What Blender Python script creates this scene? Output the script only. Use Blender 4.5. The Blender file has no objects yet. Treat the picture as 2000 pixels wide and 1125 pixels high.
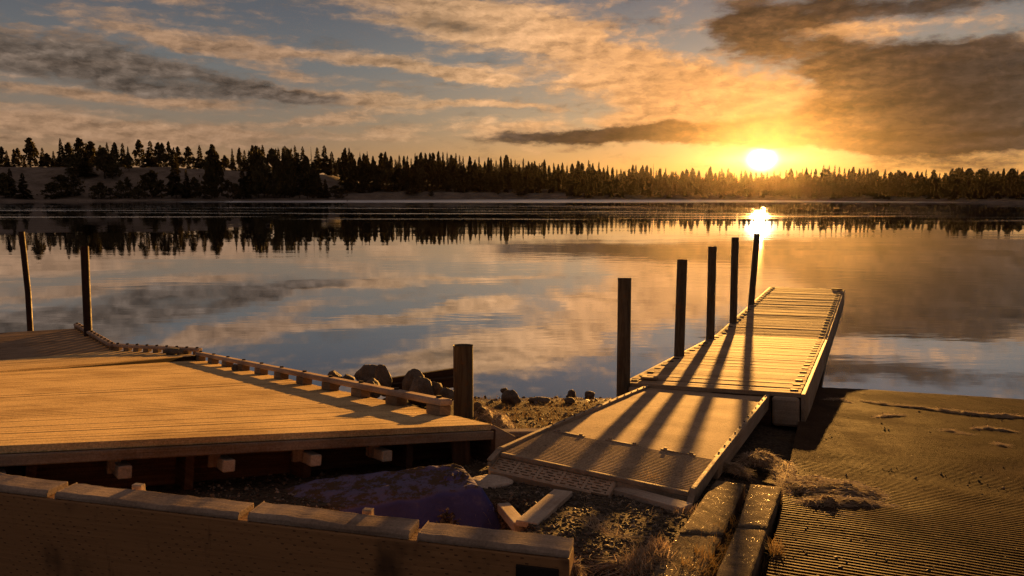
import bpy, bmesh, math, random
from mathutils import Vector as V, noise as mn, Matrix
R = math.radians
rnd = random.Random(7)
sc = bpy.context.scene
col = sc.collection

# ------------------------------------------------------------------ camera
H, FPX = 2.6, 1450.0                       # eye height, focal length in photograph pixels
PIT = math.atan(185.5 / FPX)
cd = bpy.data.cameras.new('camera'); cam = bpy.data.objects.new('camera', cd); col.objects.link(cam)
cam.location = (0, 0, H); cam.rotation_euler = (math.pi / 2 - PIT, 0, 0)
cd.sensor_width = 36; cd.lens = 36 * FPX / 2000; cd.clip_end = 5000; cd.clip_start = .05
sc.camera = cam
FW = V((0, math.cos(PIT), -math.sin(PIT))); UP = V((0, math.sin(PIT), math.cos(PIT))); RT = V((1, 0, 0)); CAM = V((0, 0, H))
def ray(x, y): return FW + RT * ((x - 1000) / FPX) - UP * ((y - 562.5) / FPX)
def at(x, y, d): return CAM + ray(x, y) * d
def atz(x, y, z):
    r = ray(x, y); return CAM + r * ((z - H) / r.z)

# ------------------------------------------------------------------ sun, exposure, render
SUN = ray(1488, 311).normalized()
EXPOSURE = 1.6
sl = bpy.data.lights.new('sun', 'SUN'); sl.energy = 5.0; sl.angle = R(.6); sl.color = (1, .45, .09)
so = bpy.data.objects.new('sun', sl); col.objects.link(so); so.rotation_euler = SUN.to_track_quat('Z', 'Y').to_euler(); so.location = (60, 180, 40)
sc.view_settings.view_transform = 'Standard'; sc.view_settings.look = 'None'; sc.view_settings.exposure = EXPOSURE
sc.view_settings.gamma = 1; sc.view_settings.use_curve_mapping = False
cy = sc.cycles
cy.use_denoising = True; cy.denoising_prefilter = 'NONE'; cy.denoising_input_passes = 'RGB_ALBEDO_NORMAL'; cy.max_bounces = 7; cy.diffuse_bounces = 3; cy.glossy_bounces = 4; cy.volume_bounces = 0
cy.sample_clamp_indirect = 6; cy.use_adaptive_sampling = True; cy.adaptive_threshold = .02; cy.caustics_reflective = False

# ------------------------------------------------------------------ node helpers
class NT:
    def __init__(s, tree): s.t = tree; s.n = tree.nodes; s.l = tree.links
    def new(s, typ, **kw):
        n = s.n.new(typ)
        for k, v in kw.items(): setattr(n, k, v)
        return n
    def put(s, sock, v):
        if isinstance(v, bpy.types.NodeSocket): s.l.new(v, sock)
        elif v is not None: sock.default_value = v
    def math(s, op, a, b=None, c=None, clamp=False):
        n = s.new('ShaderNodeMath', operation=op, use_clamp=clamp)
        for i, v in enumerate((a, b, c)): s.put(n.inputs[i], v)
        return n.outputs[0]
    def vm(s, op, a, b=None, out=0):
        n = s.new('ShaderNodeVectorMath', operation=op); s.put(n.inputs[0], a)
        if b is not None: s.put(n.inputs[3 if op == 'SCALE' else 1], b)
        return n.outputs['Value'] if op in ('LENGTH', 'DOT_PRODUCT') else n.outputs[0]
    def rng(s, v, a, b, c=0., d=1., smooth=True):
        n = s.new('ShaderNodeMapRange', interpolation_type='SMOOTHSTEP' if smooth else 'LINEAR')
        for i, x in enumerate((v, a, b, c, d)): s.put(n.inputs[i], x)
        return n.outputs[0]
    def noise(s, vec, scale=1., detail=4., rough=.55, color=False, dist=0.):
        n = s.new('ShaderNodeTexNoise')
        s.put(n.inputs['Vector'], vec); n.inputs['Scale'].default_value = scale
        n.inputs['Detail'].default_value = detail; n.inputs['Roughness'].default_value = rough; n.inputs['Distortion'].default_value = dist
        return n.outputs['Color' if color else 'Fac']
    def vor(s, vec, scale, out='Distance', feature='F1'):
        n = s.new('ShaderNodeTexVoronoi', feature=feature); s.put(n.inputs['Vector'], vec); n.inputs['Scale'].default_value = scale
        return n.outputs[out]
    def mix(s, f, a, b, blend='MIX'):
        n = s.new('ShaderNodeMix', data_type='RGBA', blend_type=blend)
        s.put(n.inputs[0], f)
        for i, v in ((6, a), (7, b)):
            if isinstance(v, tuple) and len(v) == 3: v = v + (1,)
            s.put(n.inputs[i], v)
        return n.outputs[2]
    def ramp(s, f, stops):
        n = s.new('ShaderNodeValToRGB'); e = n.color_ramp.elements
        while len(e) < len(stops): e.new(.5)
        for k, (p, c) in zip(e, stops): k.position = p; k.color = tuple(c) + (1,)
        s.put(n.inputs[0], f); return n.outputs[0]
    def sep(s, v):
        n = s.new('ShaderNodeSeparateXYZ'); s.put(n.inputs[0], v); return n.outputs
    def comb(s, x=0., y=0., z=0.):
        n = s.new('ShaderNodeCombineXYZ')
        for i, v in enumerate((x, y, z)): s.put(n.inputs[i], v)
        return n.outputs[0]

# ------------------------------------------------------------------ sky
def azel(px, py):
    r = ray(px, py).normalized()
    return math.degrees(math.atan2(r.x, r.y)), math.degrees(math.asin(r.z))
RELIEF = 1.15
def build_world():
    w = bpy.data.worlds.new('World'); sc.world = w; w.use_nodes = True
    t = NT(w.node_tree); t.n.clear()
    out = t.new('ShaderNodeOutputWorld'); bg = t.new('ShaderNodeBackground'); t.l.new(bg.outputs[0], out.inputs[0])
    D = t.vm('NORMALIZE', t.new('ShaderNodeTexCoord').outputs['Generated'])
    x, y, z = t.sep(D)
    az = t.math('MULTIPLY', t.math('ARCTAN2', x, y), 57.29578); el = t.math('MULTIPLY', t.math('ARCSINE', z), 57.29578)
    P = t.comb(az, el, 0)
    # wind-drawn turbulence, stretched along the horizon
    def ae(a, b, c, da=0., de=0.):
        return t.comb(t.math('MULTIPLY_ADD', az, a, da * a), t.math('MULTIPLY_ADD', el, b, de * b), c)
    w1 = t.vm('SUBTRACT', t.noise(ae(.13, .4, 0), 1, 3, .6, True), (.5, .5, .5))
    w2 = t.vm('SUBTRACT', t.noise(ae(.6, 1.5, 3), 1, 4, .65, True), (.5, .5, .5))
    PW = t.vm('ADD', P, t.vm('ADD', t.vm('MULTIPLY', w1, (6., 1.6, 0)), t.vm('MULTIPLY', w2, (2., .9, 0))))
    sepw = t.sep(t.vm('ADD', P, t.vm('MULTIPLY', w2, (1.6, .5, 0))))
    az, el0 = sepw[0], el; el = sepw[1]
    right = t.rng(az, -4, 12)                                  # broken puffs right of centre, long streaks at the left
    fs = t.noise(ae(.13, .95, 7), 1, 7, .6); fp = t.noise(ae(.3, .62, 9), 1, 7, .6)
    fb = t.math('ADD', t.math('MULTIPLY', fs, t.math('SUBTRACT', 1., right)), t.math('MULTIPLY', fp, right))
    fb2 = t.noise(ae(.75, 1.7, 11), 1, 6, .62); fb2s = t.noise(ae(.75, 1.7, 11, .45, -.28), 1, 6, .62)
    fbl = t.noise(ae(.2, .7, 21), 1, 6, .6); fbls = t.noise(ae(.2, .7, 21, 1.2, -.6), 1, 6, .6)
    az, el = t.sep(P)[0], el0
    relief = t.math('MULTIPLY_ADD', t.math('ADD', t.math('SUBTRACT', fb2, fb2s), t.math('SUBTRACT', fbl, fbls)), RELIEF, 1.)   # sides turned to the sun are lighter
    sang = t.math('MULTIPLY', t.math('ARCCOSINE', t.math('MINIMUM', t.vm('DOT_PRODUCT', D, tuple(SUN)), .9999999)), 57.29578)
    near = t.rng(sang, 38, 2)
    def field(blobs):
        acc = None
        for (cx, cy_, rx, ry, rot, amp) in blobs:
            a, e = azel(cx, cy_)
            m = t.new('ShaderNodeMapping', vector_type='TEXTURE')
            t.l.new(PW, m.inputs[0]); m.inputs[1].default_value = (a, e, 0); m.inputs[2].default_value = (0, 0, R(rot))
            m.inputs[3].default_value = (rx / 25.3, ry / 25.3, 1)
            r = t.rng(t.vm('LENGTH', m.outputs[0]), 1.5, .1)
            acc = t.math('MULTIPLY', r, amp) if acc is None else t.math('MULTIPLY_ADD', r, amp, acc)
        return acc
    lit = [(830, 25, 230, 44, -10, 1.), (1010, 62, 190, 55, -12, .9), (1190, 120, 220, 70, -18, .8), (1330, 185, 190, 70, -20, .85),
           (1470, 225, 170, 70, -10, .8), (820, 127, 200, 15, -6, 1.), (930, 152, 130, 11, -7, 1.), (960, 205, 130, 8, 0, .9), (890, 196, 70, 8, 0, .9),
           (340, 70, 200, 22, -6, .9), (520, 100, 170, 11, -3, .8), (500, 122, 160, 15, -10, .9), (640, 184, 170, 16, -6, .9), (760, 192, 110, 14, 0, .8), (180, 122, 200, 12, -3, .5),
           (110, 240, 300, 34, -4, .95), (420, 265, 260, 22, 0, .9), (660, 231, 150, 12, 6, .9), (775, 258, 55, 20, 0, .9), (965, 252, 110, 20, 0, .85),
           (300, 1, 130, 12, 4, 1.), (1135, 166, 60, 8, 0, .8), (1290, 226, 240, 18, 4, .8), (180, 186, 260, 11, -3, .8), (40, 55, 120, 14, -4, .5), (400, 195, 160, 9, 0, .8),
           (1640, 60, 120, 22, -20, .55), (1720, 45, 150, 20, -4, .6), (1950, 95, 110, 22, 0, .8), (1560, 190, 130, 36, -30, .6), (1560, 95, 60, 22, 0, .4)]
    dark = [(300, 148, 300, 32, -6, .72), (560, 182, 120, 12, -4, .85), (290, 176, 120, 9, 0, .6), (60, 82, 200, 36, -5, .6), (120, 125, 200, 30, -3, .5), (480, 165, 190, 12, -9, .6),
            (1300, 257, 190, 20, 2, 1.45), (1090, 266, 190, 13, 2, 1.1), (1450, 260, 120, 16, 0, 1.1), (1900, 205, 210, 90, 0, 2.), (1745, 235, 200, 48, 0, 1.5),
            (1640, 120, 105, 46, -28, 1.1), (1460, 60, 70, 50, -10, 1.05), (1720, 16, 300, 24, 0, .75), (1620, 264, 190, 20, 0, 1.2), (1880, 264, 270, 24, 0, 1.4),
            (880, 52, 110, 15, -6, .5), (1550, 130, 90, 30, -25, .6), (1800, 120, 150, 40, -10, .7), (1560, 20, 120, 30, 0, .5)]
    L = t.math('ADD', field(lit), t.math('ADD', t.math('MULTIPLY_ADD', fb, 2.6, -1.3), t.math('MULTIPLY_ADD', fb2, 1.05, -.525)))
    Dk = t.math('ADD', field(dark), t.math('ADD', t.math('MULTIPLY_ADD', fbl, 2.2, -1.1), t.math('MULTIPLY_ADD', fb2, 1.3, -.65)))
    hi = t.rng(el, 15, 24)                                     # upper sky: broken cloud from noise only
    L = t.math('ADD', L, t.math('MULTIPLY', hi, .35))
    Ld = t.rng(L, -.02, 1.05); Dd = t.rng(Dk, .0, 1.)
    e01 = t.math('DIVIDE', t.math('MAXIMUM', el, 0), 20, clamp=True)
    base = t.ramp(e01, [(0, (.33, .15, .066)), (.1, (.27, .14, .072)), (.26, (.18, .128, .095)), (.45, (.115, .113, .115)), (.62, (.082, .083, .096)), (1, (.046, .046, .06))])
    basen = t.ramp(e01, [(0, (.66, .27, .06)), (.1, (.62, .29, .085)), (.27, (.42, .285, .165)), (.5, (.24, .21, .18)), (.7, (.14, .13, .14)), (1, (.08, .078, .09))])
    c = t.mix(near, base, basen)
    ns = t.new('ShaderNodeTexSky', sky_type='NISHITA', sun_disc=False)
    ns.sun_elevation = math.asin(SUN.z); ns.sun_rotation = math.atan2(SUN.x, SUN.y); ns.altitude = 1300
    c = t.mix(1., c, t.vm('SCALE', ns.outputs[0], .012), 'ADD')
    litc = t.ramp(near, [(0, (.34, .2, .115)), (.25, (.46, .27, .14)), (.5, (.7, .385, .18)), (.8, (.76, .37, .14)), (1, (.74, .33, .1))])
    darkc = t.ramp(near, [(0, (.115, .085, .065)), (.3, (.105, .074, .05)), (.55, (.056, .039, .028)), (.8, (.042, .025, .016)), (.92, (.1, .048, .018)), (1, (.3, .13, .035))])
    tex = t.math('MULTIPLY', relief, t.math('MULTIPLY_ADD', fb2, .5, .75))
    tex = t.math('MAXIMUM', tex, .35)
    c = t.mix(t.math('MULTIPLY', Ld, .92), c, t.vm('SCALE', litc, tex))
    c = t.mix(t.math('MULTIPLY', Dd, .95), c, t.vm('SCALE', darkc, t.math('POWER', tex, 1.6)))
    # aureole of the low sun in thin mist: wider along the horizon
    saz, sel = math.degrees(math.atan2(SUN.x, SUN.y)), math.degrees(math.asin(SUN.z))
    da = t.math('SUBTRACT', az, saz); de = t.math('SUBTRACT', el, sel)
    def glow(ax, ay, amp, colr, p=1.):
        q = t.math('SQRT', t.math('ADD', t.math('POWER', t.math('DIVIDE', t.math('ABSOLUTE', da), ax), 2.), t.math('POWER', t.math('DIVIDE', t.math('ABSOLUTE', de), ay), 2.)))
        g = t.math('MULTIPLY', t.math('EXPONENT', t.math('MULTIPLY', t.math('POWER', q, p), -1.)), amp)
        return t.vm('SCALE', colr, g)
    vis = t.math('SUBTRACT', 1., t.math('MULTIPLY', Dd, .85))
    for g in (glow(.62, .5, 12., (1, .88, .6), 2.), glow(2.6, .38, 1.1, (1, .7, .27), 1.4), glow(1.6, 1.1, .3, (1, .55, .2)), glow(8, 5., .07, (1, .42, .09))):
        c = t.mix(1., c, t.vm('SCALE', g, vis), 'ADD')
    # away from the sun the sky is still in twilight
    c = t.vm('SCALE', c, t.rng(t.math('ABSOLUTE', az), 50, 110, 1., .95))
    t.l.new(c, bg.inputs[0]); bg.inputs[1].default_value = 1.13 * 2 ** -EXPOSURE
    w.cycles.sampling_method = 'MANUAL'; w.cycles.sample_map_resolution = 1024
build_world()

# ------------------------------------------------------------------ mesh helpers
class MB:
    def __init__(s): s.v = []; s.f = []; s.uv = []
    def poly(s, pts, uvs=None):
        i = len(s.v); s.v += [V(p) for p in pts]; s.f.append(list(range(i, i + len(pts))))
        s.uv.append(uvs or [(0, 0)] * len(pts))
    def hexa(s, b, t, ux=None, uo=0.):
        """b,t: four bottom and four top points in the same order (counter-clockwise from above)"""
        i = len(s.v); s.v += [V(p) for p in b] + [V(p) for p in t]
        fs = [(3, 2, 1, 0), (4, 5, 6, 7), (0, 1, 5, 4), (1, 2, 6, 5), (2, 3, 7, 6), (3, 0, 4, 7)]
        a = (V(b[1]) - V(b[0])).normalized() if ux is None else V(ux).normalized()
        for f in fs:
            ps = [s.v[i + k] for k in f]; n = (ps[1] - ps[0]).cross(ps[2] - ps[0])
            c = n.cross(a); c = c.normalized() if c.length > 1e-6 else V((0, 0, 1))
            if abs(n.normalized().dot(a)) > .9: s.uv.append([(p.dot(V((.3, .2, .1))) + uo, p.dot(V((.7, -.5, .4)))) for p in ps])
            else: s.uv.append([(p.dot(a) + uo, p.dot(c) + uo * 3) for p in ps])
            s.f.append([i + k for k in f])
    def bar(s, p, q, w, h, up=(0, 0, 1), uo=0.):
        """box from p to q; w across, h along up, p-q is the centre line"""
        p, q = V(p), V(q); d = (q - p).normalized(); r = d.cross(V(up)).normalized(); u = r.cross(d)
        c = [(-r * w / 2 - u * h / 2), (r * w / 2 - u * h / 2), (r * w / 2 + u * h / 2), (-r * w / 2 + u * h / 2)]
        s.hexa([p + c[0], p + c[1], q + c[1], q + c[0]], [p + c[3], p + c[2], q + c[2], q + c[3]], d, uo)
    def prism(s, pts, off):
        off = V(off); i = len(s.v); n = len(pts); s.v += [V(p) for p in pts] + [V(p) + off for p in pts]
        s.f.append(list(range(i, i + n))[::-1]); s.f.append(list(range(i + n, i + 2 * n)))
        for k in range(n): s.f.append([i + k, i + (k + 1) % n, i + n + (k + 1) % n, i + n + k])
        for f in s.f[-(n + 2):]: s.uv.append([(s.v[k].x + s.v[k].y, s.v[k].z) for k in f])
    def tube(s, path, rad, n=20, cap=True, inner=None):
        path = [V(p) for p in path]; rs = rad if isinstance(rad, (list, tuple)) else [rad] * len(path)
        rings = []
        for k, p in enumerate(path):
            d = (path[min(k + 1, len(path) - 1)] - path[max(k - 1, 0)]).normalized()
            a = d.cross(V((0, 1, .01))).normalized(); b = d.cross(a)
            rings.append(len(s.v))
            for j in range(n):
                th = 2 * math.pi * j / n; s.v.append(p + (a * math.cos(th) + b * math.sin(th)) * rs[k])
        for k in range(len(path) - 1):
            for j in range(n):
                j2 = (j + 1) % n; s.f.append([rings[k] + j, rings[k] + j2, rings[k + 1] + j2, rings[k + 1] + j]); s.uv.append([(0, 0)] * 4)
        if cap:
            for r, rev in ((rings[0], False), (rings[-1], True)):
                f = [r + j for j in range(n)]; s.f.append(f if not rev else f[::-1]); s.uv.append([(0, 0)] * n)
    def grid(s, fn, nu, nv, uvf=None):
        i = len(s.v)
        for a in range(nu + 1):
            for b in range(nv + 1): s.v.append(V(fn(a / nu, b / nv)))
        for a in range(nu):
            for b in range(nv):
                q = [i + a * (nv + 1) + b, i + (a + 1) * (nv + 1) + b, i + (a + 1) * (nv + 1) + b + 1, i + a * (nv + 1) + b + 1]
                s.f.append(q); s.uv.append([(s.v[k].x, s.v[k].y) for k in q] if uvf is None else [uvf(s.v[k]) for k in q])
    def mesh(s, name, loc=(0, 0, 0), mat=None, smooth=False):
        loc = V(loc); me = bpy.data.meshes.new(name)
        me.from_pydata([tuple(p - loc) for p in s.v], [], s.f)
        l = me.uv_layers.new(name='UVMap'); flat = [c for f in s.uv for p in f for c in p]
        if len(flat) == 2 * len(me.loops): l.data.foreach_set('uv', flat)
        if mat: me.materials.append(mat)
        if smooth: me.polygons.foreach_set('use_smooth', [True] * len(me.polygons))
        me.update(); return me
def link(name, me, parent=None, loc=(0, 0, 0)):
    o = bpy.data.objects.new(name, me); col.objects.link(o); o.location = loc
    if parent: o.parent = parent
    return o
def bevel(o, w, seg=2):
    m = o.modifiers.new('bevel', 'BEVEL'); m.width = w; m.segments = seg; m.limit_method = 'ANGLE'; m.angle_limit = R(40)
def tag(o, label=None, cat=None, group=None, kind=None):
    if label: o['label'] = label
    if cat: o['category'] = cat
    if group: o['group'] = group
    if kind: o['kind'] = kind
    return o
def thing(name, label, cat, loc, group=None):
    o = bpy.data.objects.new(name, None); col.objects.link(o); o.location = loc; o.empty_display_size = .2
    return tag(o, label, cat, group)
def root(o):
    while o.parent: o = o.parent
    return o
def part(name, mb, mat, parent, bev=0, smooth=False, label=None):
    o = link(name, mb.mesh(name, root(parent).location, mat, smooth), parent)
    if bev: bevel(o, bev)
    if label: o['label'] = label
    return o
def single(name, mb, mat, label, cat, group=None, bev=0, smooth=False):
    n = len(mb.v); loc = V((sum(p.x for p in mb.v) / n, sum(p.y for p in mb.v) / n, min(p.z for p in mb.v)))
    o = link(name, mb.mesh(name, loc, mat, smooth), None, loc)
    if bev: bevel(o, bev)
    return tag(o, label, cat, group)
def lerp(a, b, t): return V(a) * (1 - t) + V(b) * t
def fbm(p, o=4, s=1.): return mn.fractal(V(p) * s, 1., 2., o)

# ------------------------------------------------------------------ materials
def mat(name):
    m = bpy.data.materials.new(name); m.use_nodes = True; t = NT(m.node_tree)
    b = t.n['Principled BSDF']; return m, t, b
def objco(t): return t.new('ShaderNodeTexCoord').outputs['Object']
def bump(t, b, h, strength, dist):
    n = t.new('ShaderNodeBump'); n.inputs['Strength'].default_value = strength; n.inputs['Distance'].default_value = dist
    t.put(n.inputs['Height'], h); t.l.new(n.outputs[0], b.inputs['Normal'])
def wood(name, ca, cb, frost=0., rough=.7, grain=1., var=.3, spec=.04, bumpd=.002, frostc=(.5, .46, .42), grit=.22):
    m, t, b = mat(name)
    u, v, _ = t.sep(t.new('ShaderNodeUVMap').outputs[0])
    rand = t.new('ShaderNodeNewGeometry').outputs['Random Per Island']
    g1 = t.noise(t.comb(t.math('MULTIPLY', u, 1.6 * grain), t.math('MULTIPLY', v, 42 * grain), t.math('MULTIPLY', rand, 40)), 1, 5, .6, dist=.4)
    g2 = t.noise(t.comb(t.math('MULTIPLY', u, 5 * grain), t.math('MULTIPLY', v, 160 * grain), 3), 1, 2, .5)
    blot = t.noise(t.vm('MULTIPLY', objco(t), (1.7, 1.7, 1.7)), 1, 4, .6)
    f = t.math('ADD', t.rng(g1, .3, .72), t.math('MULTIPLY_ADD', rand, var, -var / 2), clamp=True)
    c = t.mix(f, ca, cb)
    c = t.mix(t.math('MULTIPLY', t.rng(g2, .45, .7), .35), c, tuple(x * .5 for x in ca))
    if frost:
        fr = t.math('MULTIPLY', t.rng(t.math('ADD', blot, t.math('MULTIPLY', t.noise(objco(t), 60, 3, .7), .35)), .42, .78), frost)
        c = t.mix(fr, c, frostc)
    sp = t.noise(objco(t), 85, 3, .75); c = t.vm('SCALE', c, t.rng(sp, .3, .7, 1 - grit, 1 + grit, False)); c = t.vm('SCALE', c, t.rng(blot, .3, .7, .86, 1.1))
    t.l.new(c, b.inputs['Base Color']); b.inputs['Roughness'].default_value = rough; b.inputs['Specular IOR Level'].default_value = spec
    h = t.math('ADD', g1, t.math('ADD', t.math('MULTIPLY', g2, .5), t.math('MULTIPLY', t.noise(objco(t), 140, 3, .7), .7 if frost else .15)))
    bump(t, b, h, .7, bumpd)
    return m
def rocky(name, ca, cb, scale=6., rough=.75, bd=.02, spec=.4, wet=0., fine=60., glint=0.):
    m, t, b = mat(name); o = objco(t)
    n1 = t.noise(o, scale, 6, .65); n2 = t.noise(o, fine, 4, .7); vo = t.vor(o, fine * .8)
    c = t.mix(t.rng(n1, .3, .7), ca, cb); c = t.mix(t.math('MULTIPLY', t.rng(n2, .5, .75), .5), c, tuple(min(1, x * 1.9) for x in cb))
    t.l.new(c, b.inputs['Base Color'])
    if wet: t.put(b.inputs['Roughness'], t.rng(n1, .35, .65, rough, rough - wet))
    else: b.inputs['Roughness'].default_value = rough
    b.inputs['Specular IOR Level'].default_value = spec
    if glint:                                              # ice crystals and wet grains
        gm = t.math('MULTIPLY', t.rng(t.noise(o, 170, 2, .6), .63, .69), t.rng(t.noise(o, 12, 3, .6), .42, .6))
        t.put(b.inputs['Roughness'], t.math('MULTIPLY_ADD', gm, .3 - rough, rough)); t.put(b.inputs['Specular IOR Level'], t.math('MULTIPLY_ADD', gm, glint, spec))
    bump(t, b, t.math('ADD', n1, t.math('ADD', t.math('MULTIPLY', n2, .4), t.math('MULTIPLY', vo, .3))), .8, bd)
    return m
def plain(name, c, rough=.6, metal=0., spec=.5, var=.4, scale=8., bd=.003):
    m, t, b = mat(name); n = t.noise(objco(t), scale, 5, .65)
    t.l.new(t.mix(t.rng(n, .3, .7), tuple(x * (1 - var) for x in c), c), b.inputs['Base Color'])
    t.put(b.inputs['Roughness'], t.rng(n, .3, .7, rough - .08, rough + .08)); b.inputs['Metallic'].default_value = metal; b.inputs['Specular IOR Level'].default_value = spec
    bump(t, b, t.noise(objco(t), scale * 9, 3, .7), .5, bd)
    return m
def island(name, stops, rough=.8, trans=0., spec=.3):
    m, t, b = mat(name); r = t.new('ShaderNodeNewGeometry').outputs['Random Per Island']
    c = t.ramp(r, stops); t.l.new(c, b.inputs['Base Color']); b.inputs['Roughness'].default_value = rough; b.inputs['Specular IOR Level'].default_value = spec
    if trans:
        tr = t.new('ShaderNodeBsdfTranslucent'); t.l.new(c, tr.inputs[0]); mx = t.new('ShaderNodeMixShader'); mx.inputs[0].default_value = trans
        t.l.new(b.outputs[0], mx.inputs[1]); t.l.new(tr.outputs[0], mx.inputs[2]); t.l.new(mx.outputs[0], t.n['Material Output'].inputs[0])
    return m
M = {}
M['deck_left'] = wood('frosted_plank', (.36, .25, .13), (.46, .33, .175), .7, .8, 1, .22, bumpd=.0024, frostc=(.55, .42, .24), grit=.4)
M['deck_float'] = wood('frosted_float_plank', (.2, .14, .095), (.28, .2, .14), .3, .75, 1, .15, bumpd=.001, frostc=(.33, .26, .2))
M['deck_dock'] = wood('weathered_dock_plank', (.2, .13, .08), (.42, .3, .19), .35, .8, 1, .5, bumpd=.0016, frostc=(.4, .34, .28))
M['rail'] = wood('rail_timber', (.25, .16, .12), (.38, .26, .2), .4, .7, 1, .15)
M['block'] = wood('spacer_timber', (.16, .11, .07), (.26, .18, .11), .1, .75)
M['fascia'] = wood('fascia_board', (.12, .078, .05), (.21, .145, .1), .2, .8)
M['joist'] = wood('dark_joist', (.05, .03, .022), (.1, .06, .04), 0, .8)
M['stub'] = wood('pale_stub', (.24, .18, .14), (.4, .31, .24), .4, .8)
M['cap'] = wood('weathered_cap', (.17, .12, .09), (.3, .22, .17), .5, .85, frostc=(.42, .35, .3))
M['loose'] = wood('loose_board_timber', (.27, .2, .16), (.45, .35, .28), .5, .8)
M['bank_timber'] = wood('dark_bank_timber', (.03, .02, .014), (.07, .045, .03), 0, .75)
M['dock_side'] = wood('dock_side_board', (.2, .14, .09), (.33, .24, .16), .3, .65)
def m_pile(name, c0, c1, c2):
    m, t, b = mat(name); o = objco(t); x, y, z = t.sep(o)
    st = t.noise(t.vm('MULTIPLY', o, (26, 26, 1.1)), 1, 5, .65); bl = t.noise(o, 7, 5, .7); fn = t.noise(o, 60, 3, .7)
    c = t.mix(t.rng(st, .35, .65), c0, c1); c = t.mix(t.math('MULTIPLY', t.rng(bl, .55, .7), .7), c, c2)
    t.l.new(c, b.inputs['Base Color']); t.put(b.inputs['Roughness'], t.rng(bl, .3, .7, .5, .8)); b.inputs['Specular IOR Level'].default_value = .3
    bump(t, b, t.math('ADD', st, t.math('MULTIPLY', fn, .5)), .6, .003); return m
M['pile'] = m_pile('pile_steel', (.05, .037, .025), (.11, .085, .055), (.16, .075, .03))
M['pile_red'] = m_pile('rust_red_steel', (.012, .005, .004), (.028, .01, .007), (.045, .015, .008))
M['plate_frost'] = None
M['alu'] = plain('frosted_metal_edge', (.34, .27, .21), .75, 0, .12, .4, 12)
M['bolt'] = plain('bolt_steel', (.06, .045, .035), .7, .2, .2)
M['dark'] = plain('black_steel', (.022, .016, .013), .7, 0, .3)
M['grate'] = plain('plastic_grate', (.46, .34, .25), .6, 0, .5, .25, 14)
M['rock'] = rocky('shore_rock', (.055, .043, .034), (.15, .12, .095), 7, .8, .02)
M['pale_rock'] = rocky('frosted_rock', (.32, .26, .22), (.5, .43, .37), 9, .85, .01)
M['concrete'] = rocky('old_concrete', (.07, .055, .042), (.17, .135, .1), 9, .95, .006, .03, 0, 140, .1)
M['tarp'] = None
def m_plate():
    m, t, b = mat('frosted_deck_plate'); o = objco(t)
    n1 = t.noise(o, 2.2, 5, .65); n2 = t.noise(o, 120, 3, .7); n3 = t.noise(o, 14, 4, .7)
    c = t.mix(t.rng(n1, .3, .7), (.25, .185, .13), (.4, .3, .21)); c = t.mix(t.math('MULTIPLY', t.rng(n2, .5, .68), .6), c, (.52, .42, .32))
    c = t.mix(t.math('MULTIPLY', t.rng(n3, .56, .7), .55), c, (.12, .085, .055)); c = t.vm('SCALE', c, t.rng(t.noise(o, 80, 3, .75), .3, .7, .62, 1.38, False))
    t.l.new(c, b.inputs['Base Color']); b.inputs['Roughness'].default_value = .85; b.inputs['Specular IOR Level'].default_value = .05
    bump(t, b, t.math('ADD', n2, t.math('MULTIPLY', n3, .6)), .8, .0014); return m
M['plate_frost'] = m_plate()
def m_incised():
    m, t, b = mat('incised_timber'); u, v, _ = t.sep(t.new('ShaderNodeUVMap').outputs[0])
    row = t.math('FLOOR', t.math('DIVIDE', v, .021)); off = t.math('MULTIPLY', t.math('MODULO', t.math('MULTIPLY', row, 7.), 3.), .019)
    fu = t.math('FRACT', t.math('DIVIDE', t.math('ADD', u, off), .058)); fv = t.math('FRACT', t.math('DIVIDE', v, .021))
    d = t.math('MULTIPLY', t.math('LESS_THAN', fu, .24), t.math('LESS_THAN', t.math('ABSOLUTE', t.math('SUBTRACT', fv, .5)), .13))
    wn = t.new('ShaderNodeTexWhiteNoise', noise_dimensions='2D'); t.put(wn.inputs['Vector'], t.comb(t.math('FLOOR', t.math('DIVIDE', t.math('ADD', u, off), .058)), row, 0))
    jit = t.math('MULTIPLY', t.rng(t.noise(t.comb(u, v, 0), 9, 3), .38, .55), t.rng(wn.outputs[0], .0, .5, .35, 1.)); d = t.math('MULTIPLY', d, jit)
    g = t.noise(t.comb(t.math('MULTIPLY', u, 2.), t.math('MULTIPLY', v, 60), 0), 1, 5, .6, dist=.6)
    bl = t.noise(t.comb(t.math('MULTIPLY', u, 2.), t.math('MULTIPLY', v, 1.2), 5), 1, 4, .6)
    c = t.mix(g, (.24, .12, .05), (.46, .25, .11)); vs = t.noise(t.comb(t.math('MULTIPLY', u, 9.), t.math('MULTIPLY', v, 1.6), 9), 1, 5, .65); c = t.mix(t.math('MULTIPLY', t.rng(vs, .58, .74), .7), c, (.06, .03, .015)); c = t.mix(t.rng(bl, .55, .72), c, (.06, .03, .015))
    c = t.mix(t.math('MULTIPLY', d, .75), c, (.03, .014, .008))
    t.l.new(c, b.inputs['Base Color']); b.inputs['Roughness'].default_value = .7
    bump(t, b, t.math('SUBTRACT', t.math('MULTIPLY', g, .6), d), .8, .004); return m
M['incised'] = m_incised()
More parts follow.
